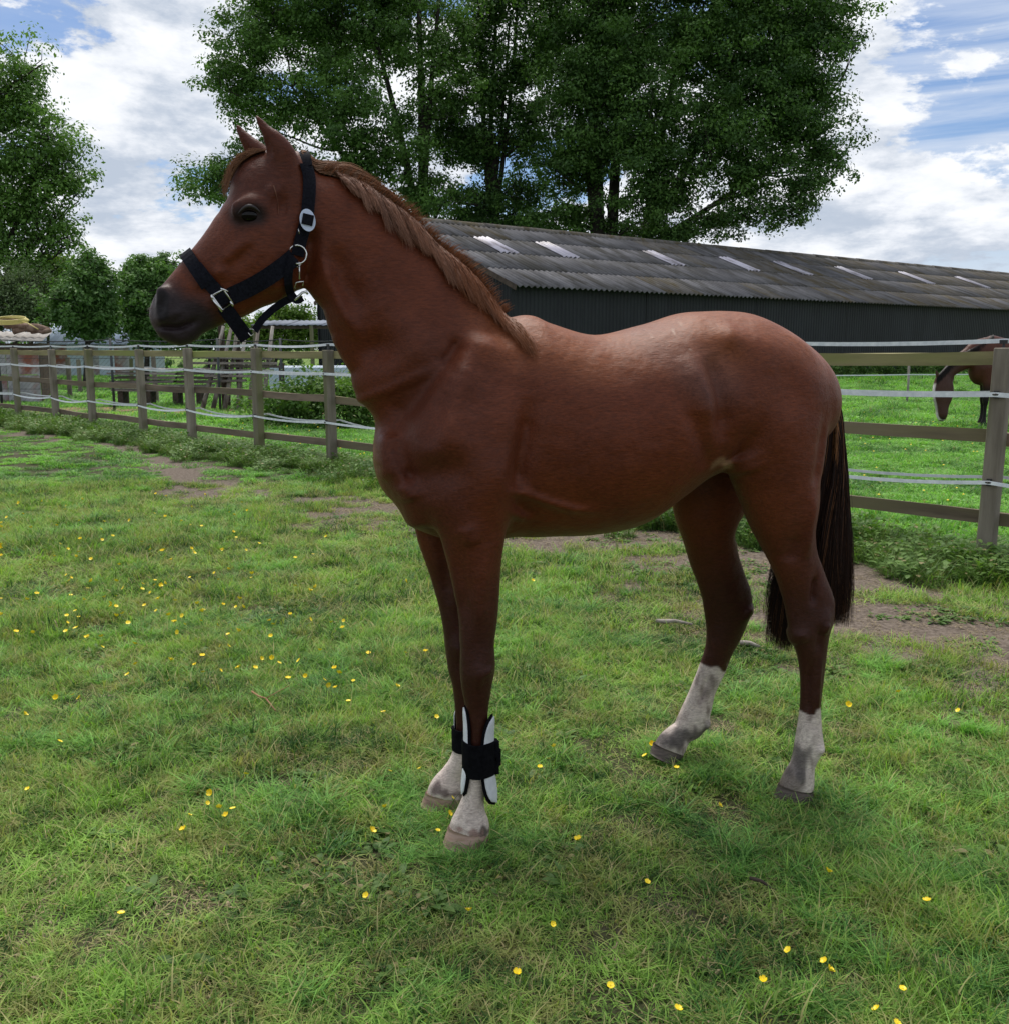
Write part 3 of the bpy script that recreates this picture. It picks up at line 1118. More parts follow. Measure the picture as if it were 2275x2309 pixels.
hoof((1012, 1866), (1105, 1868), (1000, 1905), (1104, 1905), -.13, M['hoof_pale'], .047)
hoof((961, 1788), (1050, 1790), (950, 1818), (1050, 1820), .13, M['hoof_pale'], .044)['label'] = 'pale hoof, toe pointing left'
hoof((1757, 1770), (1833, 1780), (1748, 1800), (1834, 1806), -.13, M['hoof_dark'], .043)
hoof((1474, 1676), (1542, 1698), (1466, 1700), (1530, 1724), .21, M['hoof_dark'], .04)

# ------------------------------------------------------------------ hair
def strands(name, paths, r0, cols, mat, parent, taper=.15, flat=1.0):
    """paths (n,m,3) -> three-sided tapering strands as one mesh"""
    paths = np.asarray(paths, float)
    n, m, _ = paths.shape
    d = np.gradient(paths, axis=1)
    d /= np.linalg.norm(d, axis=2, keepdims=True) + 1e-9
    ref = np.array([.3, 1.0, .2])
    x = np.cross(d, ref)
    x /= np.linalg.norm(x, axis=2, keepdims=True) + 1e-9
    y = np.cross(d, x)
    t = np.linspace(0, 1, m)[None, :, None]
    r = np.asarray(r0).reshape(-1, 1, 1) * (1 - (1 - taper) * t ** 1.5)
    V = np.stack([paths + (x * math.cos(a) + y * math.sin(a)) * r for a in (0.3, 2.39, 4.49)], 2)   # n,m,3,3
    V = V.reshape(-1, 3)
    base = (np.arange(n) * m * 3)[:, None, None]
    i = np.arange(m - 1)[None, :, None] * 3
    k = np.arange(3)[None, None, :]
    k2 = (k + 1) % 3
    F = np.stack([base + i + k, base + i + k2, base + i + 3 + k2, base + i + 3 + k], -1).reshape(-1, 4)
    C = np.repeat(np.asarray(cols)[:, None, :], m * 3, 1).reshape(n, m, 3, 3)
    C = (C * (1 - .25 * (1 - t[..., None]))).reshape(-1, 3)
    return obj(name, np_mesh(name, V, F, True, C), parent, mat)


def hair_mat():
    m, t = new_mat('hair')
    a = t.node('ShaderNodeAttribute', attribute_name='col')
    t.put(t.p.inputs['Base Color'], a.outputs[0])
    t.p.inputs['Roughness'].default_value = .45
    t.p.inputs['Specular IOR Level'].default_value = .22
    return m


M['hair'] = hair_mat()
rh = np.random.default_rng(5)
# near-side height map for draping
GS, GZ = np.arange(-.75, 1.25, .012), np.arange(.25, 2.15, .012)
NL = np.full((len(GS), len(GZ)), np.nan)
for i_, s_ in enumerate(GS):
    if s_ > .35:
        continue
    for j_, z_ in enumerate(GZ):
        if z_ < 1.35:
            continue
        v_ = near_l(s_, z_)
        if v_ is not None:
            NL[i_, j_] = v_


def drape(s, z):
    i = np.clip(((s - GS[0]) / .012).round().astype(int), 0, len(GS) - 1)
    j = np.clip(((z - GZ[0]) / .012).round().astype(int), 0, len(GZ) - 1)
    v = NL[i, j]
    return np.where(np.isnan(v), -.01, v)


crest = np.array([hp(x, y, 0) for x, y in [(655, 346), (700, 356), (760, 382), (828, 422), (900, 474), (975, 538), (1050, 606), (1115, 666), (1165, 706), (1196, 722)]])
cr = catmull(crest, 12)
for q_ in cr:
    h_ = HB.ray_cast(Vector((q_[0], 0, 2.6)), Vector((0, 0, -1)))
    if h_[0] is not None and abs(h_[0].z - q_[1]) < .09:
        q_[1] = h_[0].z - .004
cr[1:-1, 1] = .5 * cr[1:-1, 1] + .25 * (cr[:-2, 1] + cr[2:, 1])
cl_ = np.concatenate([[0], np.cumsum(np.linalg.norm(np.diff(cr, axis=0), axis=1))])
CL = cl_[-1]


def crest_at(u):
    return np.stack([np.interp(u * CL, cl_, cr[:, 0]), np.interp(u * CL, cl_, cr[:, 1])], -1)


lower = np.array([(756, 393), (796, 452), (833, 476), (888, 536), (943, 600), (990, 668), (1041, 716), (1078, 738), (1115, 740), (1160, 728), (1200, 722)])
# locks of hair falling on the near side
NST = 7000
u = rh.uniform(.16, .915, NST)
lock = np.floor(u * 62)
lrng = np.random.default_rng(3).normal(size=(64, 4))
root = crest_at(u)
m_ = 9
T = np.linspace(0, 1, m_)
paths = np.zeros((NST, m_, 3))
lk = lock.astype(int)
length = (.138 + .018 * lrng[lk, 0] * .6) * rh.uniform(.5, 1.1, NST) * np.interp(u, [.16, .26, .45, .8, .93, 1], [.45, .8, 1.0, 1.08, .75, .3])
slant = .34 + .16 * lrng[lk, 1] * .5 + rh.normal(0, .05, NST) + np.interp(u, [.16, .3, 1], [.25, .05, .12])
lockc = (lock + .5) / 62
cc_ = crest_at(lockc)
for j, t in enumerate(T):
    # gather the strands of a lock towards its centre near the tip
    g = .30 * t
    rs = root[:, 0] * (1 - g) + cc_[:, 0] * g
    rz = root[:, 1] * (1 - g * .6) + cc_[:, 1] * g * .6
    rise = .022 * math.sin(min(t * 3.2, 1.57)) - .0
    drop = length * (t ** 1.25)
    s = rs + slant * drop + rh.normal(0, .0012, NST)
    z = rz + rise * np.interp(u, [.16, .5, 1], [1.0, 1, .5]) - drop
    ln = drape(s, z)
    over = np.clip(t * 4.0, 0, 1)
    l = (rh.uniform(-.012, .018, NST) if j == 0 else paths[:, 0, 1]) * (1 - over) + (ln - .010 - rh.uniform(0, .016, NST)) * over
    l = np.minimum(l, np.where(t > .2, ln - .004, 9))
    paths[:, j] = np.stack([s, l, z], -1)
# smooth each strand laterally
for _ in range(3):
    paths[:, 1:-1, 1] = np.minimum(paths[:, 1:-1, 1], .5 * paths[:, 1:-1, 1] + .25 * (paths[:, :-2, 1] + paths[:, 2:, 1]))
pale = np.array([.27, .14, .092])
red = np.array([.22, .078, .030])
mixp = np.clip(np.interp(u, [.15, .25, .50, .68, 1], [.8, .95, .55, .1, 0]) + .25 * lrng[lk, 2] * .6 + rh.normal(0, .18, NST), 0, 1)[:, None]
cols = (red * (1 - mixp) + pale * mixp) * rh.uniform(.65, 1.2, (NST, 1)) * (1 + .12 * lrng[lk, 3:4])
strands('mane', paths, rh.uniform(.0009, .0017, NST), np.clip(cols, .01, 1), M['hair'], horse)
# upper part of the mane lies back along the crest, with a few hairs standing up
n2 = 2000
u = rh.uniform(.035, .30, n2)
root = crest_at(np.clip(u, 0, 1))
ln2 = rh.uniform(.06, .15, n2)
up = rh.uniform(.0, .34, n2) * np.interp(u, [0, .12, .3], [.5, 1, .7])
paths = np.zeros((n2, 7, 3))
l0 = rh.uniform(-.03, .02, n2)
for j, t in enumerate(np.linspace(0, 1, 7)):
    uu = np.clip(u + ln2 * t / CL, 0, 1)
    c_ = crest_at(uu)
    h = .012 + up * ln2 * (t - .35 * t * t) * 1.3 + .012 * math.sin(t * 3)
    paths[:, j] = np.stack([c_[:, 0] - h * .15, l0 * (1 - .3 * t), c_[:, 1] + h - .012 * (np.abs(l0) / .02) ** 2 * .5], -1)
mixp = rh.uniform(0, .4, (n2, 1))
cols = (np.array([.19, .085, .042]) * (1 - mixp) + np.array([.36, .22, .13]) * mixp) * rh.uniform(.6, 1.15, (n2, 1))
strands('mane', paths, rh.uniform(.0009, .0017, n2), cols, M['hair'], horse)
# short fringe of hairs standing along the whole crest
n3 = 1500
u = rh.uniform(.12, .90, n3)
root = crest_at(u)
hgt = rh.uniform(.012, .032, n3)
lean = rh.uniform(.2, 1.5, n3)
l0 = rh.uniform(-.03, .018, n3)
paths = np.stack([np.stack([root[:, 0] + hgt * lean * t, l0 - .012 * t, root[:, 1] + .006 + hgt * (t - .3 * t * t) * 1.2], -1) for t in np.linspace(0, 1, 4)], 1)
cols = np.array([.22, .085, .035]) * rh.uniform(.6, 1.3, (n3, 1))
strands('mane', paths, rh.uniform(.0008, .0013, n3), cols, M['hair'], horse)
# forelock: falls between the ears on to the forehead
n4 = 520
tt = rh.uniform(0, 1, n4)
fs, fz = hp(585, 345, 0)
paths = np.zeros((n4, 8, 3))
l0 = rh.uniform(-.04, .05, n4)
ln4 = rh.uniform(.25, 1.12, n4)
fl = np.array([hp(x, y, 0) for x, y in [(600, 338), (575, 346), (552, 366), (532, 392), (514, 418), (500, 444), (490, 466)]])
fl = catmull(fl, 6)
for q_ in fl:                                      # lay the guide on the forehead itself
    h_ = HB.find_nearest(Vector((q_[0], 0, q_[1])))
    q_[0], q_[1] = h_[0].x, h_[0].z
for _ in range(3):
    fl[1:-1] = .5 * fl[1:-1] + .25 * (fl[:-2] + fl[2:])
fc = np.concatenate([[0], np.cumsum(np.linalg.norm(np.diff(fl, axis=0), axis=1))])
for j, t in enumerate(np.linspace(0, 1, 8)):
    q = np.clip(t * ln4, 0, 1) * fc[-1] * .82
    s = np.interp(q, fc, fl[:, 0])
    z = np.interp(q, fc, fl[:, 1])
    off = .003 + .013 * tt * math.sin(min(3.0 * t, 1.9)) + .018 * t * rh.uniform(0, 1, n4) ** 3
    drop = (l0 / .05) ** 2 * .012
    paths[:, j] = np.stack([s - off * .8, l0 * (1 + .15 * t), z + off * .6 - drop], -1)
cols = (np.array([.17, .07, .032]) + rh.uniform(0, 1, (n4, 1)) * np.array([.14, .09, .05])) * rh.uniform(.6, 1.1, (n4, 1))
strands('forelock', paths, rh.uniform(.0005, .0010, n4), cols, M['hair'], horse)
# a thin wisp across the temple
paths = []
for k in range(7):
    pts = [(616 + k * .45, 416), (622 + k * .25, 434), (628, 455 + k * .2), (630 + rh.uniform(-2, 2), 478 + k * .4)]
    q = catmull([hp(x, y, -.1) for x, y in pts], 3)
    paths.append([(a, (near_l(a, b) or -.09) - .003, b) for a, b in q])
strands('forelock', paths, np.full(7, .0004), np.tile([.22, .10, .06], (7, 1)), M['hair'], horse)

# tail
n5 = 9000
x5 = rh.uniform(0, 1, n5)
y0 = rh.uniform(0, 1, n5) ** 1.3
rs = np.interp(y0, [0, .5, 1], [hp(1866, 850, 0)[0], hp(1874, 895, 0)[0], hp(1874, 945, 0)[0]])
rz = np.interp(y0, [0, .5, 1], [hp(1880, 835, 0)[1], hp(1890, 890, 0)[1], hp(1886, 945, 0)[1]])
lc = rh.uniform(-1, 1, n5)
# tips: the mass splits round the near hock; the front wisps hang lower
front = x5 < .40
tipx = np.where(front, 1742 + 58 * rh.beta(1.3, 1.2, n5), 1815 + 82 * rh.beta(1.6, 1.2, n5))
tipy = np.where(front, 1470 - np.abs(rh.normal(0, 62, n5)), 1405 - np.abs(rh.normal(0, 55, n5)) - np.clip(1850 - tipx, 0, 60) * .4)
tl = np.where(front, .04, .0) + .022 * lc
T = np.linspace(0, 1, 12)
paths = np.zeros((n5, 12, 3))
ts, tz = hp(tipx, tipy, .0) if False else (None, None)
ts = np.empty(n5)
tz = np.empty(n5)
_x, _y, _z = ray(tipx, tipy)
_t = (P0.dot(NX) + .02) / (_x * NX.x + _y * NX.y)
ts = (_x * _t - P0.x) * AX.x + (_y * _t - P0.y) * AX.y
tz = HCAM + _z * _t
kx = np.array([hp(1868, 850, 0)[0], hp(1876, 960, 0)[0], hp(1874, 1060, 0)[0], hp(1870, 1150, 0)[0]])
kz = np.array([hp(1882, 850, 0)[1], hp(1890, 960, 0)[1], hp(1880, 1060, 0)[1], hp(1872, 1150, 0)[1]])
for j, t in enumerate(T):
    z = rz * (1 - t) + tz * t
    cxm = np.interp(-z, -kz, kx)
    tm = np.clip((kz[0] - z) / (kz[0] - tz), 0, 1)
    w_ = sstep(t, .12, .95)
    spread = .012 + .030 * sstep(t, .05, .5)
    s = (cxm + np.where(front, -.6, .55) * spread * (.4 + rh.random(n5) * .05) + (x5 - .5) * .05) * (1 - w_) + ts * w_
    if j == 0:
        s = rs
    l = .018 * lc * (1 + 2.2 * t) * (1 - .5 * t) + w_ * tl
    paths[:, j] = np.stack([s, l, z], -1)
wob = rh.normal(0, .007, (n5, 1, 2)) * np.sin(T[None, :] * 7 + rh.uniform(0, 3, (n5, 1)))[:, :, None] * np.linspace(0, 1, 12)[None, :, None]
paths[:, :, [0, 1]] += wob
paths[:, 1:-1] = .5 * paths[:, 1:-1] + .25 * (paths[:, :-2] + paths[:, 2:])
cols = np.array([.020, .008, .005]) * rh.uniform(.5, 1.6, (n5, 1))
edge = (rh.random((n5, 1)) < .06)
cols = np.where(edge, np.array([.20, .085, .035]), cols)
strands('tail', paths, rh.uniform(.0008, .0017, n5), cols, M['hair'], horse)
# short bright hairs over the dock
n6 = 1100
y0 = rh.uniform(0, 1, n6)
dk = catmull([hp(x, y, 0) for x, y in [(1800, 772), (1832, 800), (1852, 830), (1866, 865), (1872, 905), (1874, 950), (1874, 1010)]], 6)
q = y0 * (len(dk) - 1)
a_ = np.interp(q, range(len(dk)), dk[:, 0])
b_ = np.interp(q, range(len(dk)), dk[:, 1])
hl = rh.uniform(.012, .034, n6) * (1 + 1.5 * y0)
dirx = np.interp(y0, [0, .4, 1], [.7, .45, .10]) + rh.normal(0, .08, n6)
l0 = rh.uniform(-.04, .03, n6)
paths = np.stack([np.stack([a_ - .006 + hl * dirx * t, l0, b_ - .002 - hl * t * np.interp(y0, [0, .3, 1], [.25, .7, 1])], -1) for t in np.linspace(0, 1, 5)], 1)
cols = np.array([.33, .15, .06]) * rh.uniform(.55, 1.3, (n6, 1))
strands('tail', paths, rh.uniform(.0008, .0014, n6), cols, M['hair'], horse)
# whiskers on the muzzle
n7 = 70
ww = []
for k in range(n7):
    t = rh.random()
    q = hp(338 + 30 * t + rh.uniform(-2, 6), 690 + 70 * t, 0)
    ln_ = rh.uniform(.008, .02)
    ww.append([(q[0] + .004 - ln_ * v, rh.uniform(-.03, .02) if v == 0 else ww_l, q[1] - ln_ * v * .35) for v in (0, .5, 1) for ww_l in (0.0,)])
strands('whiskers', ww, np.full(n7, .0005), np.tile([.45, .4, .36], (n7, 1)), M['hair'], horse)

# ------------------------------------------------------------------ halter
M['webbing'] = mottled('webbing', (.003, .0032, .006), (.010, .011, .017), 160, .85, (1, 1, 1), .6, .0012, spec=.12)
M['steel'] = plain('steel', (.62, .62, .60), .25, 1.0)
M['pale_disc'] = plain('pale_disc', (.55, .63, .80), .4)
halter = empty('halter', P0, HA, 'black nylon halter with steel rings and buckle on the chestnut head', 'halter')


def strap(name, pts, width, off=.004, c=-.07, n=8, thick=.0035, hang=None, parent=None, mat=None):
    """ribbon laid on the near side of the head along photograph points; hang gives lateral positions for free parts"""
    q = catmull([hp(x, y, c) for x, y in pts], n)
    if hang is not None:
        hl_ = catmull([[h_] for h_ in hang], n)[:, 0]
    ctr = []
    for i, (a, b) in enumerate(q):
        if hang is not None:
            l = hl_[i]
        else:
            l = near_l(a, b)
            l = (l if l is not None else (ctr[-1][1] + off if ctr else -.05)) - off
        ctr.append([a, l, b])
    ctr = np.array(ctr)
    for _ in range(2):
        ctr[1:-1, 1] = .5 * ctr[1:-1, 1] + .25 * (ctr[:-2, 1] + ctr[2:, 1])
    V, F = [], []
    for i in range(len(ctr)):
        d = ctr[min(i + 1, len(ctr) - 1)] - ctr[max(i - 1, 0)]
        d /= np.linalg.norm(d)
        a, b = ctr[i][0], ctr[i][2]
        wv = np.array([-d[2], 0, d[0]])
        wv /= np.linalg.norm(wv)
        e = []
        for sg in (-1, 1):
            p = ctr[i] + wv * sg * width / 2
            if hang is None:
                l = near_l(p[0], p[2])
                if l is not None:
                    p[1] = min(p[1], l - off * .8)
                    p[1] = .5 * p[1] + .5 * max(p[1], l - off)
            e.append(p)
        V += [e[0], e[1], e[1] + [0, -thick, 0], e[0] + [0, -thick, 0]]
    m = len(ctr)
    for i in range(m - 1):
        o = i * 4
        for k in range(4):
            F.append((o + k, o + (k + 1) % 4, o + 4 + (k + 1) % 4, o + 4 + k))
    F += [(0, 3, 2, 1), tuple((m - 1) * 4 + k for k in range(4))]
    me = bpy.data.meshes.new(name)
    me.from_pydata([tuple(v) for v in V], [], F)
    bm = bmesh.new()
    bm.from_mesh(me)
    bmesh.ops.recalc_face_normals(bm, faces=bm.faces)
    bm.to_mesh(me)
    bm.free()
    return obj(name, me, parent or halter, mat or M['webbing'])


def wrap(name, top, bot, width, a0, a1, off=.004, n=28, thick=.0035, snug=False):
    """strap round the head in the plane through two photograph points; angles in degrees, 0 = top of profile, 90 = near side"""
    A, B = np.array(hp(*top, 0)), np.array(hp(*bot, 0))
    c = (A + B) / 2
    up = (A - B) / np.linalg.norm(A - B)
    ax = np.array([up[1], -up[0]])
    V, F = [], []
    for i in range(n + 1):
        a = rad(a0 + (a1 - a0) * i / n)
        dr = Vector((up[0] * math.cos(a), -math.sin(a), up[1] * math.cos(a)))
        e = []
        for sg in (-1, 0, 1):
            o = Vector((c[0] + ax[0] * sg * width / 2, 0, c[1] + ax[1] * sg * width / 2))
            h = HB.ray_cast(o + dr * .4, -dr)
            r = .4 - h[3] if h[0] is not None else .07
            e.append((o, r))
        r = (e[1][1] if snug else max(x[1] for x in e)) + off
        if snug:
            e = [(x[0], e[1][1]) for x in e]
        for k, (o, rr) in enumerate((e[0], e[2])):
            rr = max(rr + off, r - .004)
            V.append(o + dr * rr)
        for k, (o, rr) in enumerate((e[2], e[0])):
            rr = max(rr + off, r - .004)
            V.append(o + dr * (rr + thick))
    for i in range(n):
        o = i * 4
        for k in range(4):
            F.append((o + k, o + (k + 1) % 4, o + 4 + (k + 1) % 4, o + 4 + k))
    me = bpy.data.meshes.new(name)
    me.from_pydata(V, [], F)
    bm = bmesh.new()
    bm.from_mesh(me)
    bmesh.ops.recalc_face_normals(bm, faces=bm.faces)
    bm.to_mesh(me)
    bm.free()
    return obj(name, me, halter, M['webbing'])


# noseband over the bridge down to the buckle, and the far side
wrap('noseband', (421, 574), (512, 712), pxm(27), -150, 96)
strap('noseband', [(440, 598), (470, 636), (500, 668), (512, 684)], pxm(27), .0045)
strap('chin_strap', [(505, 690), (524, 716), (543, 742), (558, 764)], pxm(30), hang=[-.052, -.044, -.03, -.02])
strap('cheek_strap', [(520, 668), (560, 650), (600, 628), (640, 600), (664, 580)], pxm(34), .0045)
strap('jaw_strap', [(575, 746), (590, 722), (612, 700), (640, 680), (666, 668)], pxm(15), hang=[-.018, -.014, -.012, -.02, -.035])
strap('crown_strap', [(671, 578), (675, 555), (682, 528), (690, 500), (695, 460), (698, 420), (697, 392), (690, 366)], pxm(26), .0045, c=-.06)
wrap('crown_strap', (684, 352), (704, 500), pxm(26), -75, 42, snug=True)
strap('throat_strap', [(662, 582), (652, 606), (650, 634), (656, 658), (670, 674), (684, 668)], pxm(17), .014)


def ring_obj(name, px, py, R, r, l=None, tilt=0.0, sq=1.0, parent=None):
    s, z = hp(px, py, -.08)
    l = (near_l(s, z, -.08) if l is None else l) - .012
    mb = MB()
    pts = [(s + R * math.cos(a) * sq, l + tilt * math.cos(a), z + R * math.sin(a)) for a in np.linspace(0, 2 * math.pi, 25)]
    mb.tube(pts, r, 8, caps=False)
    return mb.build(name, M['steel'], parent or halter, True)


ring_obj('ring', 671, 574, pxm(18), .0026)
ring_obj('ring', 673, 596, pxm(4.5), .0018)
# trigger snap: stem, swivel and jaw
s_, z_ = hp(675, 592, -.08)
s2, z2 = hp(676, 629, -.08)
ls_ = near_l(s_, z_, -.07) - .016
mb = MB()
mb.tube([(s_, ls_, z_), (s_ * .5 + s2 * .5, ls_ - .002, (z_ + z2) / 2), (s2, ls_, z2)], [.0035, .002, .003], 8)
s3, z3 = hp(668, 636, -.08)
s4, z4 = hp(685, 634, -.08)
s5, z5 = hp(665, 650, -.08)
mb.tube([(s5, ls_, z5), (s3, ls_, z3), (s4, ls_, z4), (s4 - .003, ls_, z4 - .012)], .0024, 6)
mb.build('snap_hook', M['steel'], halter, True)
mb = MB()
pp = [hp(x, y, -.05) for x, y in [(664, 677), (674, 668), (681, 660), (690, 658), (694, 664)]]
mb.tube([(a, -.062, b) for a, b in pp], [.003, .0045, .0035, .0045, .003], 8)
mb.build('snap_hook', M['steel'], halter, True)
mb = MB()
pp = [hp(x, y, -.03) for x, y in [(559, 748), (566, 757), (575, 752), (572, 742), (563, 741)]]
mb.tube([(a, -.026, b) for a, b in pp + pp[:1]], .002, 6)
mb.build('ring', M['steel'], halter, True)
# square cheek buckle
mb = MB()
sq_ = [(497, 656), (518, 648), (527, 679), (506, 700)]
Q = []
for x, y in [(500, 660), (524, 664), (510, 694), (486, 676)]:
    pass
bc = hp(504, 675, -.07)
lb = near_l(*bc, -.06) - .012
fr = [(479, 666), (504, 652), (526, 682), (502, 698)]
F3 = [(a, lb, b) for a, b in (hp(x, y, -.07) for x, y in fr)]
mb.tube(F3 + F3[:1], .0032, 8)
for (x1, y1, x2, y2) in ((498, 650, 515, 657), (520, 679, 527, 690), (477, 664, 480, 676), (480, 674, 502, 702)):
    a, b = hp(x1, y1, -.07), hp(x2, y2, -.07)
    mb.tube([(a[0], lb - .001, a[1]), (b[0], lb - .001, b[1])], .0034, 8)
mb.build('buckle', M['steel'], halter, True)
# oval disc with a square black keeper
ds_, dz_ = hp(693, 498, -.07)
dl_ = near_l(ds_, dz_, -.06) - .019
mb = MB()
V = []
for k in range(28):
    a = 2 * math.pi * k / 28
    u_, v_ = pxm(15.5) * math.cos(a), pxm(22) * math.sin(a)
    ca, sa = math.cos(rad(8)), math.sin(rad(8))
    V.append((ds_ + u_ * ca - v_ * sa * -1 * -1, dl_, dz_ + u_ * sa + v_ * ca))
mb.add(V + [(a, b - .003, c) for a, b, c in V], [tuple(range(28)), tuple(range(28, 56))[::-1]] + [(k, (k + 1) % 28, 28 + (k + 1) % 28, 28 + k) for k in range(28)])
disc = mb.build('oval_disc', M['pale_disc'], halter)
mb = MB()
mb.box((ds_ - .0, dl_ - .006, dz_ + .001), (pxm(22), .006, pxm(21)), Matrix.Rotation(rad(12), 3, 'Y'))
mb.build('keeper', M['webbing'], disc, bevel=.001)
mb = MB()
a, b = hp(672, 517, -.07), hp(675, 528, -.07)
mb.tube([(a[0], dl_ + .003, a[1]), (b[0], dl_ + .003, b[1])], .0016, 6)
mb.build('buckle_tongue', M['steel'], halter, True)

# ------------------------------------------------------------------ leg boots
M['boot_white'] = mottled('boot_white', (.62, .64, .68), (.74, .76, .80), 30, .35, (1, 1, 1), .05, .001)
M['neoprene'] = mottled('neoprene', (.002, .002, .003), (.006, .006, .008), 60, .95, (1, 1, 1), .3, .001, spec=.08)


def leg_boot(label, cpx, ztop, zbot, c, r, plates, scale=1.0):
    t = empty('leg_boot', P0, HA, label, 'boot', 'tendon boots on the forelegs')
    sA, zA = hp(cpx, ztop, c)
    sB, zB = hp(cpx, zbot, c)
    H = zA - zB
    sc = (sA + sB) / 2 + (.004 if c < 0 else 0)

    def shell(name, r_, a0, a1, zt, zb, mat, parent, th):
        """rounded plate on a cylinder: angles from the camera-facing direction, positive to the right"""
        nu, nv = 14, 20
        V, F = [], []
        for j in range(nv + 1):
            v = -1 + 2 * j / nv
            z = zB + H * ((zt + zb) / 2 + (zt - zb) / 2 * v)
            wd = math.sqrt(max(0.0, 1 - abs(v) ** 3.2))
            cup = 1 + .22 * sstep(-v, .1, .9) + .05 * sstep(v, .5, 1)
            for i in range(nu + 1):
                q = -1 + 2 * i / nu
                a = rad((a0 + a1) / 2 + (a1 - a0) / 2 * q * wd)
                rr = r_ * cup + .002 * math.cos(q * 1.5)
                V.append((sc + rr * math.sin(a), c - rr * math.cos(a), z))
        n0 = len(V)
        for j in range(nv + 1):
            for i in range(nu + 1):
                x, y, z = V[j * (nu + 1) + i]
                dx_, dy_ = x - sc, y - c
                L = math.hypot(dx_, dy_)
                V.append((x - dx_ / L * th, y - dy_ / L * th, z))
        w1 = nu + 1
        for j in range(nv):
            for i in range(nu):
                a = j * w1 + i
                F.append((a, a + 1, a + w1 + 1, a + w1))
                F.append((n0 + a, n0 + a + w1, n0 + a + w1 + 1, n0 + a + 1))
        for j in range(nv):
            for i in (0, nu):
                a = j * w1 + i
                F.append((a, a + w1, n0 + a + w1, n0 + a) if i == 0 else (a, n0 + a, n0 + a + w1, a + w1))
        me = bpy.data.meshes.new(name)
        me.from_pydata(V, [], F)
        me.polygons.foreach_set('use_smooth', [True] * len(me.polygons))
        return obj(name, me, parent, mat)
    for (a0, a1, zt, zb) in plates:
        lin = shell('lining', r, a0 - 11, a1 + 11, zt + .025, zb - .03, M['neoprene'], t, .004)
        shell('shell', r + .0045, a0, a1, zt, zb, M['boot_white'], lin, .003)
    # wide strap round the shell
    for (zt, zb, rr) in ((.70, .30, r + .006),):
        mb = MB()
        nn = 28
        V = []
        for z_ in (zt, zb):
            for k in range(nn):
                a = 2 * math.pi * k / nn
                V.append((sc + rr * math.sin(a), c - rr * math.cos(a), zB + H * z_ + .002 * math.sin(a * 3)))
        for z_ in (zt - .004, zb + .004):
            for k in range(nn):
                a = 2 * math.pi * k / nn
                V.append((sc + (rr + .004) * math.sin(a), c - (rr + .004) * math.cos(a), zB + H * z_ + .002 * math.sin(a * 3)))
        Fq = []
        for k in range(nn):
            k2 = (k + 1) % nn
            Fq += [(2 * nn + k, 2 * nn + k2, 3 * nn + k2, 3 * nn + k), (k, nn + k, nn + k2, k2), (k, k2, 2 * nn + k2, 2 * nn + k), (nn + k, 3 * nn + k, 3 * nn + k2, nn + k2)]
        mb.add(V, Fq)
        mb.build('strap', M['neoprene'], t)
    # closing tabs at the back
    for (z_, h_, o_) in ((.60, .19, .012), (.50, .20, .017), (.38, .16, .011)):
        mb = MB()
        mb.box((sc + r + o_ - .004, c - .014, zB + H * z_), (.016, .026, H * h_), Matrix.Rotation(rad(6), 3, 'Z'))
        mb.build('strap_tab', M['neoprene'], t, bevel=.0015)
    return t


leg_boot('black and white tendon boot on the near foreleg, facing the camera', 1077, 1610, 1800, -.132, .041,
         [(6, 112, .99, -.03), (-104, -62, 1.10, .08)])
b2 = leg_boot('black and white tendon boot on the far foreleg, partly hidden', 1047, 1600, 1728, .13, .031,
              [(-10, 110, .95, -.05), (-170, -120, .95, -.05)])

# ------------------------------------------------------------------ ground
FR = Vector((3.43, 6.8, 0))                      # right-hand post of the near fence
FD = Vector((-.7071, .7071, 0))                  # along the fence, away to the left


def ground_z(x, y):
    x = np.asarray(x, float)
    y = np.asarray(y, float)
    z = .018 * np.sin(x * 1.3 + .6 * np.sin(y * .9)) * np.sin(y * 1.1 + .4) + .010 * np.sin(x * 3.7 + y * 2.1) * np.sin(y * 3.1 - x * 1.3)
    z = z + .012 * np.sin(x * .31 + 1) * np.sin(y * .27)
    # level under the horse's feet, a small rise under the far hind hoof
    def w(cx, cy, r):
        return np.exp(-((x - cx) ** 2 + (y - cy) ** 2) / (2 * r * r))
    for cx, cy in ((-.13, 2.8), (-.2, 3.05), (1.0, 3.1)):
        z = z * (1 - w(cx, cy, .22))
    f = w(.68, 3.42, .22)
    z = z * (1 - f) + .045 * f
    return z - .012


def fence_side(x, y):
    """signed distance from the fence line, negative on the camera's side"""
    return ((x - FR.x) * .7071 + (y - FR.y) * .7071)


def along(x, y):
    return ((x - FR.x) * FD.x + (y - FR.y) * FD.y)


def mudness(x, y):
    d = fence_side(x, y)
    a = along(x, y)
    off = -1.75 + .35 * np.sin(a * .7) + np.interp(a, [0, 8, 14, 22], [0, 0, 1.0, 1.3])
    wid = np.interp(a, [-6, 0, 5, 8, 12, 25], [1.5, 1.35, .9, .6, .3, .25])
    m = np.exp(-((d - off) / wid) ** 2)
    n = np.sin(x * 2.9 + 1.3 * np.sin(y * 2.3)) * np.sin(y * 3.3 + 1.1 * np.sin(x * 1.9)) + .6 * np.sin(x * 7.1 + y * 5.2) * np.sin(y * 8.3 - x * 2.7)
    return m * (np.interp(a, [-3, 3, 6], [1.0, .95, .82]) + .36 * n)


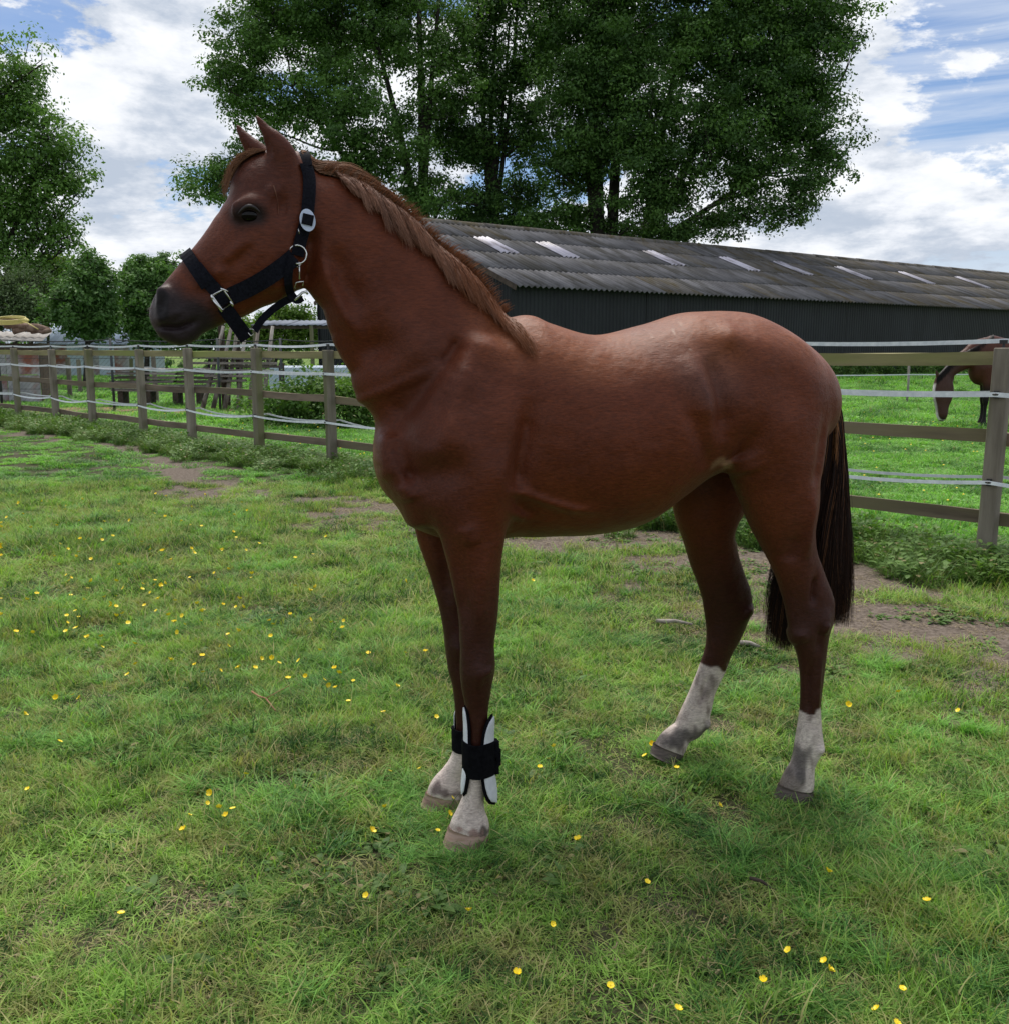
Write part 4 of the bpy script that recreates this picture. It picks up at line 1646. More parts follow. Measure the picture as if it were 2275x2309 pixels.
# one sheet, dense near the camera, reaching the horizon
ys = np.concatenate([np.arange(-6, 1.0, .5), np.arange(1.0, 9, .06), np.arange(9, 22, .22), np.arange(22, 60, 1.0), np.geomspace(60, 1500, 24)])
xs_ = np.concatenate([-np.geomspace(1500, 30, 22), np.arange(-29, -6, .6), np.arange(-6, 6, .06), np.arange(6, 29.5, .6), np.geomspace(30, 1500, 22)])
GX, GY = np.meshgrid(xs_, ys, indexing='ij')
gz = ground_z(GX, GY) * np.clip(1.5 - GY / 80, 0, 1)
V = np.stack([GX, GY, gz], -1).reshape(-1, 3)
nx_, ny_ = GX.shape
i, j = np.meshgrid(np.arange(nx_ - 1), np.arange(ny_ - 1), indexing='ij')
F = np.stack([i * ny_ + j, (i + 1) * ny_ + j, (i + 1) * ny_ + j + 1, i * ny_ + j + 1], -1).reshape(-1, 4)
mud = np.clip(mudness(V[:, 0], V[:, 1]), 0, 1)
m, t = new_mat('soil')
pos = t.node('ShaderNodeNewGeometry').outputs['Position']
a = t.node('ShaderNodeAttribute', attribute_name='col')
sc_ = t.node('ShaderNodeSeparateColor', i_0=a.outputs['Color'])
n1 = t.noise(pos, 2.2, 8, .65)
n2 = t.noise(pos, 38, 6, .7)
soil = t.mix(t.ramp(n2, [(.35, 0.), (.65, 1.)]), (.062, .048, .038), (.19, .155, .125))
turf = t.mix(t.ramp(n2, [(.35, 0.), (.65, 1.)]), (.028, .030, .014), (.075, .080, .036))
turf = t.mix(t.ramp(n1, [(.5, 0.), (.62, .6)]), turf, soil)
far = t.mix(t.noise(pos, .35, 8, .7), (.09, .15, .030), (.15, .22, .05))
sp = t.node('ShaderNodeSeparateXYZ', i_0=pos)
fw = t.smooth(sp.outputs[1], 14.0, 34.0)
c = t.mix(fw, turf, far)
c = t.mix(t.ramp(t.math('MULTIPLY_ADD', n1, .6, t.math('MULTIPLY_ADD', sc_.outputs[0], 1.0, -.3)), [(.25, 0.), (.55, 1.)]), c, soil)
t.put(t.p.inputs['Base Color'], c)
t.p.inputs['Roughness'].default_value = .95
t.p.inputs['Specular IOR Level'].default_value = .15
b = t.node('ShaderNodeBump', i_Strength=.8, i_Distance=.02, i_Height=t.math('MULTIPLY_ADD', n2, .5, n1))
t.put(t.p.inputs['Normal'], b.outputs[0])
M['soil'] = m
gcol = np.stack([mud, mud * 0, mud * 0], -1)
g = obj('ground', np_mesh('ground', V, F, True, gcol), None, M['soil'])
tag(g, 'grass paddock ground with worn earth along the fence', None, None, 'structure')

# ------------------------------------------------------------------ grass
M['grass'] = leafy('grass', (.026, .080, .018), (.29, .48, .095), .34, .55, 1.3, (.46, .38, .20), .15, fine=9.0, dryc=(.36, .31, .13))
M['lush'] = leafy('lush', (.032, .115, .024), (.26, .52, .11), .38, .5, .8, (.36, .31, .15), .18)
M['weed'] = leafy('weed', (.05, .115, .022), (.13, .225, .05), .3, .5, .8, (.25, .21, .1), .2)


def blades(n, R, h0, h1, w, lean0, lean1, dry=.08, seg=3, rs=None, flat=0.0):
    """n curved blades scattered over a disc of radius R"""
    r = rs
    a = r.uniform(0, 6.283, n)
    q = R * np.sqrt(r.random(n))
    bx, by = q * np.cos(a), q * np.sin(a)
    d = r.uniform(0, 6.283, n)
    h = r.uniform(h0, h1, n)
    le = r.uniform(lean0, lean1, n) * h
    wd = w * r.uniform(.6, 1.3, n)
    V = []
    for k in range(seg + 1):
        t = k / seg
        z = h * (t - .35 * lean1 * t * t * .6) - flat
        s = le * t ** 1.8
        x, y = bx + np.cos(d) * s, by + np.sin(d) * s
        ww = wd * (1 - t) ** .7 * .5
        px, py = -np.sin(d) * ww, np.cos(d) * ww
        if k < seg:
            V += [np.stack([x - px, y - py, z], -1), np.stack([x + px, y + py, z], -1)]
        else:
            V += [np.stack([x, y, z], -1)]
    V = np.stack(V, 1)
    nv = 2 * seg + 1
    base = (np.arange(n) * nv)[:, None]
    T = []
    for k in range(seg - 1):
        T += [[2 * k, 2 * k + 1, 2 * k + 3], [2 * k, 2 * k + 3, 2 * k + 2]]
    T += [[2 * seg - 2, 2 * seg - 1, 2 * seg]]
    F = (base[:, None, :] + np.array(T)[None]).reshape(-1, 3)
    c = np.zeros((n, nv, 3))
    c[..., 0] = r.random((n, 1)) ** 1.3
    c[..., 1] = (r.random((n, 1)) < dry) * r.uniform(.5, 1, (n, 1))
    return V.reshape(-1, 3), F, c.reshape(-1, 3)


def leaves_patch(n, R, L, wd, up, rs, petiole=.02):
    """broad ovate leaves in a rosette or patch"""
    V, F, C = [], [], []
    for i in range(n):
        a = rs.uniform(0, 6.283)
        q = R * math.sqrt(rs.random())
        b = np.array([q * math.cos(a), q * math.sin(a), rs.uniform(0, petiole)])
        d = a + rs.normal(0, .6)
        e = rs.uniform(*up)
        l = L * rs.uniform(.6, 1.25)
        w2 = wd * rs.uniform(.7, 1.2) * .5
        dx_ = np.array([math.cos(d) * math.cos(e), math.sin(d) * math.cos(e), math.sin(e)])
        sx = np.array([-math.sin(d), math.cos(d), 0])
        nz = np.cross(dx_, sx)
        o = len(V)
        prof = ((0, .0), (.3, .8), (.6, 1.0), (.85, .6), (1.0, 0))
        for tt_, ww in prof:
            p = b + dx_ * l * tt_ - np.array([0, 0, 1]) * l * .35 * tt_ ** 2
            V += [p - sx * w2 * ww + nz * .15 * w2 * ww, p, p + sx * w2 * ww + nz * .15 * w2 * ww]
        for k in range(len(prof) - 1):
            F += [(o + 3 * k, o + 3 * k + 1, o + 3 * k + 4, o + 3 * k + 3), (o + 3 * k + 1, o + 3 * k + 2, o + 3 * k + 5, o + 3 * k + 4)]
        g_ = rs.random()
        C += [(g_, float(rs.random() < .06), 0)] * (3 * len(prof))
    return np.array(V), np.array(F), np.array(C)


src = bpy.data.collections.new('grass_sources')          # not linked to the scene: only the scattered copies are seen
KINDS = []
gr = np.random.default_rng(21)


def source(parts, mat, name):
    V, F, C = [], [], []
    o = 0
    for v, f, c in parts:
        if f.shape[1] == 3:
            f = np.concatenate([f, f[:, 2:3]], 1)
        V.append(v)
        F.append(f + o)
        C.append(c)
        o += len(v)
    F = np.concatenate(F)
    tri = F[:, 2] == F[:, 3]
    vv, cc = np.concatenate(V), np.concatenate(C)
    me = bpy.data.meshes.new(name)
    me.from_pydata(vv.tolist(), [], [tuple(f[:3]) if q else tuple(f) for f, q in zip(F.tolist(), tri)])
    at_ = me.color_attributes.new('col', 'FLOAT_COLOR', 'POINT')
    c4 = np.ones((len(vv), 4), np.float32)
    c4[:, :3] = cc
    at_.data.foreach_set('color', c4.ravel())
    me.polygons.foreach_set('use_smooth', [True] * len(me.polygons))
    me.materials.append(mat)
    o_ = bpy.data.objects.new(name, me)
    src.objects.link(o_)
    return o_


# short grazed turf (0-3), tussocks (4-6), broad leaves (7-8), dry litter (9), tall rough grass (10), far turf (11)
for k in range(4):
    source([blades(105, .10, .012, .036, .0048, .6, 1.8, .14, 3, gr), blades(22, .10, .03, .075, .0045, .5, 1.4, .1, 3, gr)], M['grass'], 'clump_%02d' % k)
for k in range(3):
    source([blades(80, .06, .05, .14, .0055, .6, 1.6, .05, 4, gr), blades(40, .09, .03, .07, .005, .8, 1.6, .1, 3, gr)], M['lush'], 'clump_%02d' % (4 + k))
source([leaves_patch(26, .07, .035, .022, (.1, .9), gr)], M['weed'], 'clump_07')
source([leaves_patch(12, .02, .085, .026, (.15, .7), gr, .005), leaves_patch(14, .06, .03, .018, (.1, .9), gr)], M['weed'], 'clump_08')
source([blades(40, .09, .008, .028, .0034, 1.2, 3.0, 1.0, 3, gr), leaves_patch(5, .07, .022, .008, (0, .4), gr, .015)], leafy('litter', (.16, .12, .07), (.33, .27, .16), .1, .7, 0, (.30, .24, .14)), 'clump_09')
source([blades(150, .14, .10, .30, .0055, .4, 1.2, .08, 4, gr), leaves_patch(60, .14, .07, .035, (.1, 1.0), gr, .2)], M['weed'], 'clump_10')
source([blades(240, .26, .04, .10, .011, .4, 1.2, .05, 3, gr), leaves_patch(20, .22, .05, .03, (.1, .9), gr, .04)], M['lush'], 'clump_11')


def scatter(name, xyz, rotz, scl, idx, label, tilt=None):
    n = len(xyz)
    me = bpy.data.meshes.new(name)
    me.vertices.add(n)
    me.vertices.foreach_set('co', np.asarray(xyz, np.float32).ravel())
    a = me.attributes.new('rot', 'FLOAT_VECTOR', 'POINT')
    rv = np.zeros((n, 3), np.float32)
    rv[:, 2] = rotz
    if tilt is not None:
        rv[:, :2] = tilt
    a.data.foreach_set('vector', rv.ravel())
    a = me.attributes.new('scl', 'FLOAT_VECTOR', 'POINT')
    a.data.foreach_set('vector', np.asarray(scl, np.float32).ravel())
    a = me.attributes.new('idx', 'INT', 'POINT')
    a.data.foreach_set('value', np.asarray(idx, np.int32))
    o = obj(name, me)
    ng = bpy.data.node_groups.new(name, 'GeometryNodeTree')
    ng.interface.new_socket('Geometry', in_out='INPUT', socket_type='NodeSocketGeometry')
    ng.interface.new_socket('Geometry', in_out='OUTPUT', socket_type='NodeSocketGeometry')
    N = ng.nodes
    gi, go = N.new('NodeGroupInput'), N.new('NodeGroupOutput')
    ci = N.new('GeometryNodeCollectionInfo')
    ci.inputs['Collection'].default_value = src
    ci.inputs['Separate Children'].default_value = True
    ci.inputs['Reset Children'].default_value = True
    ip = N.new('GeometryNodeInstanceOnPoints')
    ip.inputs['Pick Instance'].default_value = True

    def att(nm, ty):
        q = N.new('GeometryNodeInputNamedAttribute')
        q.data_type = ty
        q.inputs['Name'].default_value = nm
        return [s for s in q.outputs if s.enabled and s.name == 'Attribute'][0]
    L = ng.links
    L.new(gi.outputs[0], ip.inputs['Points'])
    L.new(ci.outputs[0], ip.inputs['Instance'])
    L.new(att('idx', 'INT'), ip.inputs['Instance Index'])
    L.new(att('rot', 'FLOAT_VECTOR'), ip.inputs['Rotation'])
    L.new(att('scl', 'FLOAT_VECTOR'), ip.inputs['Scale'])
    L.new(ip.outputs[0], go.inputs[0])
    md = o.modifiers.new('scatter', 'NODES')
    md.node_group = ng
    tag(o, label, None, None, 'stuff')
    return o


def wedge(n, y0, y1, pad=.35, power=1.0):
    """random points on the ground inside the view, from y0 to y1 ahead"""
    y = np.sqrt(gr.uniform(y0 ** 2, y1 ** 2, n))
    x = gr.uniform(-1, 1, n) * (y * .56 + pad)
    return x, y


def fbm(x, y, f, seed):
    r = np.random.default_rng(seed)
    o = 0
    for k in range(7):
        a = r.uniform(0, 6.283)
        ff = f * (1 + .6 * k)
        o = o + np.sin((x * math.cos(a) + y * math.sin(a)) * ff + r.uniform(0, 6.28) + 1.4 * np.sin((x * math.sin(a) - y * math.cos(a)) * ff * .8 + k)) / (1 + .35 * k)
    return o / 2.6


X_, Y_, S_, I_, Z_ = [], [], [], [], []


def put(x, y, s, idx, sz=None):
    X_.append(x)
    Y_.append(y)
    S_.append(s)
    I_.append(idx)
    Z_.append(sz if sz is not None else np.ones(len(x)))


# grazed turf
for n, y0, y1, s0, s1 in ((7000, 1.5, 5.0, .6, 1.2), (15000, 5.0, 11.0, .8, 1.6)):
    x, y = wedge(n, y0, y1)
    m_ = mudness(x, y)
    bare = fbm(x, y, 4.1, 4) + .45 * fbm(x, y, 11, 5) > .40
    keep = (gr.random(n) > m_ * 1.12) & (~bare | (gr.random(n) < .22)) & (fence_side(x, y) < .1)
    x, y = x[keep], y[keep]
    put(x, y, gr.uniform(s0, s1, len(x)), gr.integers(0, 4, len(x)), .6 + .5 * np.clip(fbm(x, y, 1.6, 8), -.5, 1) + 1.1 * gr.random(len(x)) ** 2)
# tussocks, in drifts
for n, y0, y1, s0, s1 in ((5200, 1.5, 5.5, .3, .85), (8000, 5.5, 12.0, .4, 1.1)):
    x, y = wedge(n, y0, y1)
    lush = fbm(x, y, 1.5, 8) + .5 * fbm(x, y, 5, 9) + np.where(y < 2.5, -.35, .12) + np.exp(-((x - .8) ** 2 + (y - 3.0) ** 2) / .5) * .7
    keep = (lush + gr.normal(0, .35, len(lush)) > .42) & (mudness(x, y) < .45) & (fence_side(x, y) < .2)
    x, y = x[keep], y[keep]
    put(x, y, gr.uniform(s0, s1, len(x)), gr.integers(4, 7, len(x)), gr.uniform(.4, .95, len(x)))
# broad leaves and litter
x, y = wedge(2600, 1.5, 9)
keep = (fbm(x, y, 2.3, 14) > .05) & (fence_side(x, y) < -.2)
x, y = x[keep], y[keep]
put(x, y, gr.uniform(.5, 1.1, len(x)), gr.integers(7, 9, len(x)))
x, y = wedge(9500, 1.5, 9.5)
keep = ((fbm(x, y, 2.9, 16) + .5 * fbm(x, y, 9, 17) > -.05) | (mudness(x, y) > .4)) & (fence_side(x, y) < -.2) & (gr.random(len(x)) < .75)
x, y = x[keep], y[keep]
put(x, y, gr.uniform(.4, .95, len(x)), np.full(len(x), 9), gr.uniform(.8, 1.6, len(x)))
# rough growth along the foot of the fence
n = 2600
a_ = gr.uniform(-3, 27, n)
d_ = gr.normal(-.05, .28, n) - .12
x, y = FR.x + FD.x * a_ + .7071 * d_, FR.y + FD.y * a_ + .7071 * d_
put(x, y, gr.uniform(.45, 1.1, n) * np.interp(a_, [0, 8, 20], [1.0, .95, 1.25]), np.full(n, 10), gr.uniform(.6, 1.1, n))
# field beyond the fence
for n, y0, y1, s0, s1 in ((9000, 6, 18, .6, 1.1), (11000, 18, 40, 1.0, 1.9), (7000, 40, 75, 1.8, 3.2)):
    x, y = wedge(n, y0, y1, 1.0)
    keep = (fence_side(x, y) > .25) & ((((x + 8.3) / 5.4) ** 2 + ((y - 23.0) / 1.9) ** 2 > 1) | (gr.random(len(x)) < .3))
    x, y = x[keep], y[keep]
    put(x, y, gr.uniform(s0, s1, len(x)), np.full(len(x), 11), gr.uniform(.5, 1.1, len(x)) * np.where(fbm(x, y, .5, 30) > .3, 1.3, .8))
# the near paddock beyond 11 m
x, y = wedge(7000, 11, 30, 1.0)
keep = (fence_side(x, y) < .2) & (gr.random(len(x)) > mudness(x, y) * .95)
x, y = x[keep], y[keep]
put(x, y, gr.uniform(.5, .9, len(x)), np.full(len(x), 11), gr.uniform(.4, .8, len(x)))
# longer blades round each hoof
for hx, hy in ((-.13, 2.76), (-.19, 3.02), (1.01, 3.08), (.66, 3.38)):
    q = 26
    a_ = gr.uniform(0, 6.283, q)
    rr = gr.uniform(.055, .19, q)
    put(hx + np.cos(a_) * rr * 1.2, hy - .02 + np.sin(a_) * rr, gr.uniform(.35, .7, q), gr.integers(4, 7, q), gr.uniform(.55, 1.1, q))
x, y, s, idx, sz = map(np.concatenate, (X_, Y_, S_, I_, Z_))
z = ground_z(x, y) * np.clip(1.5 - y / 80, 0, 1) - .003
n = len(x)
scatter('grass', np.stack([x, y, z], -1), gr.uniform(0, 6.283, n), np.stack([s, s, s * sz], -1), idx,
        'short paddock grass with tussocks, clover and dry bits', gr.normal(0, .1, (n, 2)))
print('grass clumps', n)

# ------------------------------------------------------------------ fence
FSP = 2.06
FH = 1.5
fence = empty('wooden_fence', FR, 0, 'weathered post and rail paddock fence with white electric tapes behind the chestnut horse', 'fence')
r_ = np.random.default_rng(31)


def along_px(px):
    """distance along the fence line of the point seen in photograph column px (at horizon height)"""
    r = (px - CXP) / FPX * CP
    return (r * FR.y - FR.x) / (FD.x - r * FD.y)


_g = along_px(741) / FSP
ends = [-1, 0, _g / 4, _g / 2, _g * 3 / 4] + [along_px(p) / FSP for p in (741, 577, 423, 313, 198, 115, 30)]
ends += [ends[-1] + 1.2, ends[-1] + 2.4]
PX = [Vector((FD.x * FSP * k, FD.y * FSP * k, 0)) for k in ends]
# the far end curves round to run more nearly across the view
for k, (dx_, dy_) in ((12, (-.2, -.3)), (13, (-.5, -.7))):
    PX[k] = PX[k] + Vector((dx_, dy_, 0))


def jbox(mb, c, s, rot, rs, j=.004):
    mb.box(c, s, rot)
    for q in range(len(mb.v) - 8, len(mb.v)):
        v = mb.v[q]
        mb.v[q] = (v[0] + rs.normal(0, j), v[1] + rs.normal(0, j), v[2] + rs.normal(0, j))


random.seed(3)
for i, p in enumerate(PX):
    mb = MB()
    rot = Matrix.Rotation(rad(45) + r_.normal(0, .05), 3, 'Z') @ Matrix.Rotation(r_.normal(0, .008), 3, 'X')
    hh = FH + r_.normal(0, .012) + .25
    jbox(mb, (0, 0, hh / 2 - .25), (.112, .105, hh), rot, r_, .003)
    po = mb.build('post', M['post_wood'], fence, bevel=.006, loc=p)
    ns = Vector((-.7071, -.7071, 0))
    for z_, wd_ in ((1.19, .03), (.58, .03)):
        # black insulators either side of the post
        mi = MB()
        mi.box(ns * .066 + Vector((0, 0, z_)), (.03, .018, .05), Matrix.Rotation(rad(135), 3, 'Z'))
        mi.tube([ns * .06 + Vector((0, 0, z_)) - FD * .075, ns * .085 + Vector((0, 0, z_)), ns * .06 + Vector((0, 0, z_)) + FD * .075], .009, 6)
        mi.build('insulator', M['black_plastic'], po)
    mi = MB()
    mi.tube([Vector((0, 0, FH - .01)), Vector((0, 0, FH + .045))], [.012, .008], 6)
    mi.box((0, 0, FH + .048), (.05, .03, .026), Matrix.Rotation(rad(135), 3, 'Z'))
    mi.build('insulator', M['black_plastic'], po)
back = Vector((.7071, .7071, 0)) * .075
for i in range(len(PX) - 1):
    a, b = PX[i], PX[i + 1]
    for z_, mt in ((1.425, 'top_rail_wood'), (.875, 'rail_wood'), (.30, 'rail_wood')):
        mb = MB()
        z1, z2 = z_ + r_.normal(0, .008), z_ + r_.normal(0, .008)
        L = (b - a).length
        d = (b - a).normalized()
        A = a + back + Vector((0, 0, z1)) + d * .004
        B = b + back + Vector((0, 0, z2)) - d * .004
        segs = 5
        bow = r_.normal(0, .008)
        pts = [A.lerp(B, k / segs) + Vector((0, 0, bow * math.sin(math.pi * k / segs))) for k in range(segs + 1)]
        hw, ht = .046, .019
        nrm = Vector((.7071, .7071, 0))
        V = []
        for p_ in pts:
            for (u_, v_) in ((-1, -1), (1, -1), (1, 1), (-1, 1)):
                V.append(p_ + nrm * u_ * ht + Vector((0, 0, v_ * hw + r_.normal(0, .0015))))
        Fq = []
        for k in range(segs):
            for q in range(4):
                Fq.append((k * 4 + q, k * 4 + (q + 1) % 4, k * 4 + 4 + (q + 1) % 4, k * 4 + 4 + q))
        Fq += [(3, 2, 1, 0), tuple(segs * 4 + q for q in range(4))]
        mb.add(V, Fq)
        # centre the mesh on its span so the grain runs along x
        ang = math.atan2(d.y, d.x)
        Rm = Matrix.Rotation(-ang, 3, 'Z')
        mid = (A + B) / 2
        mb.v = [tuple(Rm @ (Vector(v) - mid)) for v in mb.v]
        o = mb.build('rail', M[mt], fence, loc=mid)
        o.rotation_euler.z = ang


def tape(pts, wd, name='tape', mat='tape', parent=None, seg=7, sag=.03, th=.0012, twist=0.25):
    """a flat tape from insulator to insulator, sagging and twisting a little"""
    V, F = [], []
    C = []
    for i in range(len(pts) - 1):
        A, B = Vector(pts[i]), Vector(pts[i + 1])
        sg = sag * (.35 + 1.3 * r_.random())
        ph = r_.uniform(-twist, twist)
        for k in range(seg + (1 if i == len(pts) - 2 else 0)):
            t = k / seg
            C.append((A.lerp(B, t) - Vector((0, 0, sg * 4 * t * (1 - t))), ph * math.sin(math.pi * t)))
    for i, (c, tw) in enumerate(C):
        d = (C[min(i + 1, len(C) - 1)][0] - C[max(i - 1, 0)][0]).normalized()
        up = Vector((0, 0, 1))
        nrm = d.cross(up).normalized()
        w_ = (up * math.cos(tw) + nrm * math.sin(tw)) * wd / 2
        n_ = nrm * th
        V += [c - w_ - n_, c + w_ - n_, c + w_ + n_, c - w_ + n_]
    for i in range(len(C) - 1):
        for q in range(4):
            F.append((i * 4 + q, i * 4 + (q + 1) % 4, i * 4 + 4 + (q + 1) % 4, i * 4 + 4 + q))
    mb = MB()
    mb.add(V, F)
    return mb.build(name, M[mat], parent)


ns = Vector((-.7071, -.7071, 0))
tape([p + Vector((0, 0, FH + .055)) for p in PX], .03, parent=fence, sag=.018)
tape([p + ns * .085 + Vector((0, 0, 1.19)) for p in PX], .032, parent=fence, sag=.022)
tape([p + ns * .085 + Vector((0, 0, .58)) for p in PX], .026, parent=fence, sag=.035)
tape([p - ns * .14 + Vector((0, 0, .60)) for p in PX], .022, parent=fence, sag=.05)
tape([p - ns * .14 + Vector((0, 0, 1.20)) for p in PX], .02, parent=fence, sag=.03)

# ------------------------------------------------------------------ barn
BA = rad(37)
BC = Vector((.26, 38.0, 0))
BD, BG = Vector((math.cos(BA), math.sin(BA), 0)), Vector((-math.sin(BA), math.cos(BA), 0))
BW, BE, BR, BL = 16.4, 3.95, 7.15, 82.0           # width, eave, ridge, length
barn = empty('barn', BC, BA, 'long black barn with a grey corrugated roof and a row of skylights', 'barn')
half = BW / 2
slope = math.atan2(BR - BE, half)
SL = math.hypot(half, BR - BE) + .35               # slope length with the overhang
SWID, ROWS = 1.15, 4
NCOL = 70
rowlen = SL / ROWS


def corr_sheet(name, w, l, waves, amp, th=.012, per=8):
    """corrugated sheet: waves run up the slope, x across, y up"""
    n = waves * per
    V = []
    for y in (0, l):
        for s_ in (0, -th):
            for i in range(n + 1):
                V.append((w * i / n, y, amp * math.cos(2 * math.pi * i / per) + s_))
    w1 = n + 1
    F = []
    for i in range(n):
        F.append((i, i + 1, 2 * w1 + i + 1, 2 * w1 + i))                 # top
        F.append((w1 + i + 1, w1 + i, i, i + 1)[::-1])                    # lower edge
    me = bpy.data.meshes.new(name)
    me.from_pydata(V, [], F)
    me.polygons.foreach_set('use_smooth', [f % 2 == 0 for f in range(len(F))])
    return me


sheet_a = corr_sheet('roof_sheet', SWID, rowlen + .16, 4, .042)
sheet_b = sheet_a.copy()
sheet_a.materials.append(M['fibre_sheet'])
sheet_b.materials.append(M['fibre_moss'])
sky_me = corr_sheet('skylight', SWID * .92, rowlen + .16, 4, .035)
sky_me.materials.append(M['skylight'])
rb = np.random.default_rng(8)


def roof_t(px, py):
    """distance along the barn and up the slope of a photograph pixel on the near roof plane"""
    x, y, z = ray(px, py)
    d = Vector((float(x), float(y), float(z)))
    o = Vector((0, 0, HCAM))
    n = BD.cross((BG * half + Vector((0, 0, BR - BE))).normalized())
    p0 = BC + Vector((0, 0, BE))
    k = n.dot(p0 - o) / n.dot(d)
    p = o + d * k - p0
    up = (BG * half + Vector((0, 0, BR - BE))).normalized()
    return p.dot(BD), p.dot(up)


sky_cols = []
for px, py in [(1128, 564), (1294, 578), (1500, 593), (1688, 605), (1811, 615), (1930, 624), (2076, 635), (2206, 645)]:
    t_, u_ = roof_t(px, py)
    sky_cols.append(int(round((t_ - SWID / 2) / SWID)))
    SKYROW = (u_ + .35) / rowlen
print('skylight columns', sky_cols, 'row', SKYROW)
srow = 2
for r in range(ROWS):
    for c_ in range(NCOL):
        y0 = -.35 + r * rowlen
        up = Vector((0, math.cos(slope), math.sin(slope)))
        nz = Vector((0, -math.sin(slope), math.cos(slope)))
        is_sky = (r == srow and c_ in sky_cols)
        me = sky_me if is_sky else (sheet_b if (rb.random() < np.interp(c_, [0, 12, 25, 70], [.1, .25, .6, .75])) else sheet_a)
        o = obj('skylight' if is_sky else 'roof_sheet', me, barn)
        o.location = Vector((c_ * SWID + (.04 if is_sky else 0), 0, BE)) + up * y0 + nz * (.03 + .009 * r + (.03 if is_sky else 0)) + Vector((rb.normal(0, .004), 0, 0))
        o.rotation_euler = (slope - .008, 0, rb.normal(0, .0015))
LEN = NCOL * SWID
mb = MB()                                          # far slope in one piece
A, B, Cq, Dq = (0, half + .02, BR + .06), (LEN, half + .02, BR + .06), (LEN, BW + .3, BE - .05), (0, BW + .3, BE - .05)
mb.add([A, B, Cq, Dq, *[(p[0], p[1], p[2] - .05) for p in (A, B, Cq, Dq)]], [(0, 3, 2, 1), (4, 5, 6, 7), (0, 1, 5, 4), (1, 2, 6, 5), (2, 3, 7, 6), (3, 0, 4, 7)])
mb.build('far_roof_slope', M['fibre_sheet'], barn)
for k in range(int(LEN / 2.3)):
    mb = MB()
    pts = [(k * 2.3 - .03, half, 0), (k * 2.3 + 2.3, half, 0)]
    V = []
    for x in (k * 2.3 - .04, k * 2.3 + 2.3):
        for q in range(7):
            a = math.pi * q / 6
            V.append((x, half + .26 * math.cos(a), BR - .02 + .20 * math.sin(a) - .02 * (x > k * 2.3)))
    mb.add(V, [(q, q + 1, 8 + q, 7 + q) for q in range(6)] + [tuple(range(7))[::-1], tuple(range(7, 14))])
    mb.build('ridge_cap', M['fibre_moss'], barn, True)


def clad(name, w, h, pitch=.2, depth=.018):
    """profiled steel cladding, ribs vertical"""
    V, F = [], []
    n = int(w / pitch)
    xs = []
    for i in range(n):
        x = i * pitch
        xs += [(x, 0), (x + pitch * .45, 0), (x + pitch * .55, -depth), (x + pitch * .9, -depth)]
    xs.append((w, 0))
    for z in (0, h):
        for x, y in xs:
            V.append((x, y, z))
    m = len(xs)
    F = [(i, i + 1, m + i + 1, m + i) for i in range(m - 1)]
    me = bpy.data.meshes.new(name)
    me.from_pydata(V, [], F)
    me.materials.append(M['cladding'])
    return me


cp = clad('wall_panel', 3.6, BE - .02)
for k in range(22):
    o = obj('wall_panel', cp, barn, None, (.1 + k * 3.62, .12 + (.012 if k % 2 else 0), 0))
    o.rotation_euler.z = rb.normal(0, .0012)
# gable end: sheets cut to the roof line
n = 8
for k in range(n):
    y0, y1 = .1 + (BW - .2) * k / n, .1 + (BW - .2) * (k + 1) / n
    V, F = [], []
    m = 10
    for i in range(m * 4 + 1):
        y = y0 + (y1 - y0) * i / (m * 4)
        x = .1 - (.035 if (i % 4) in (2, 3) else 0)
        top = BE + (BR - BE) * (1 - abs(y - half) / half) - .12
        V += [(x, y, 0), (x, y, top)]
    F = [(2 * i, 2 * i + 1, 2 * i + 3, 2 * i + 2) for i in range(m * 4)]
    me = bpy.data.meshes.new('gable_panel')
    me.from_pydata(V, [], F)
    obj('gable_panel', me, barn, M['cladding'])
M['verge_wood'] = mottled('verge_wood', (.05, .035, .03), (.12, .085, .07), 3, .9, (1, 1, 1), .2, .004)
for (ya, za, yb, zb) in ((-.3, BE - .14, half, BR - .06), (half, BR - .06, BW + .3, BE - .14)):
    mb = MB()
    mb.beam((.0, ya, za - .02), (.0, yb, zb - .02), .20, .03)
    mb.build('bargeboard', M['verge_wood'], barn)
mb = MB()
mb.box((LEN / 2, BW - .05, BE / 2), (LEN, .06, BE))
mb.build('rear_wall', M['cladding'], barn)

# ------------------------------------------------------------------ trees
tr = np.random.default_rng(77)


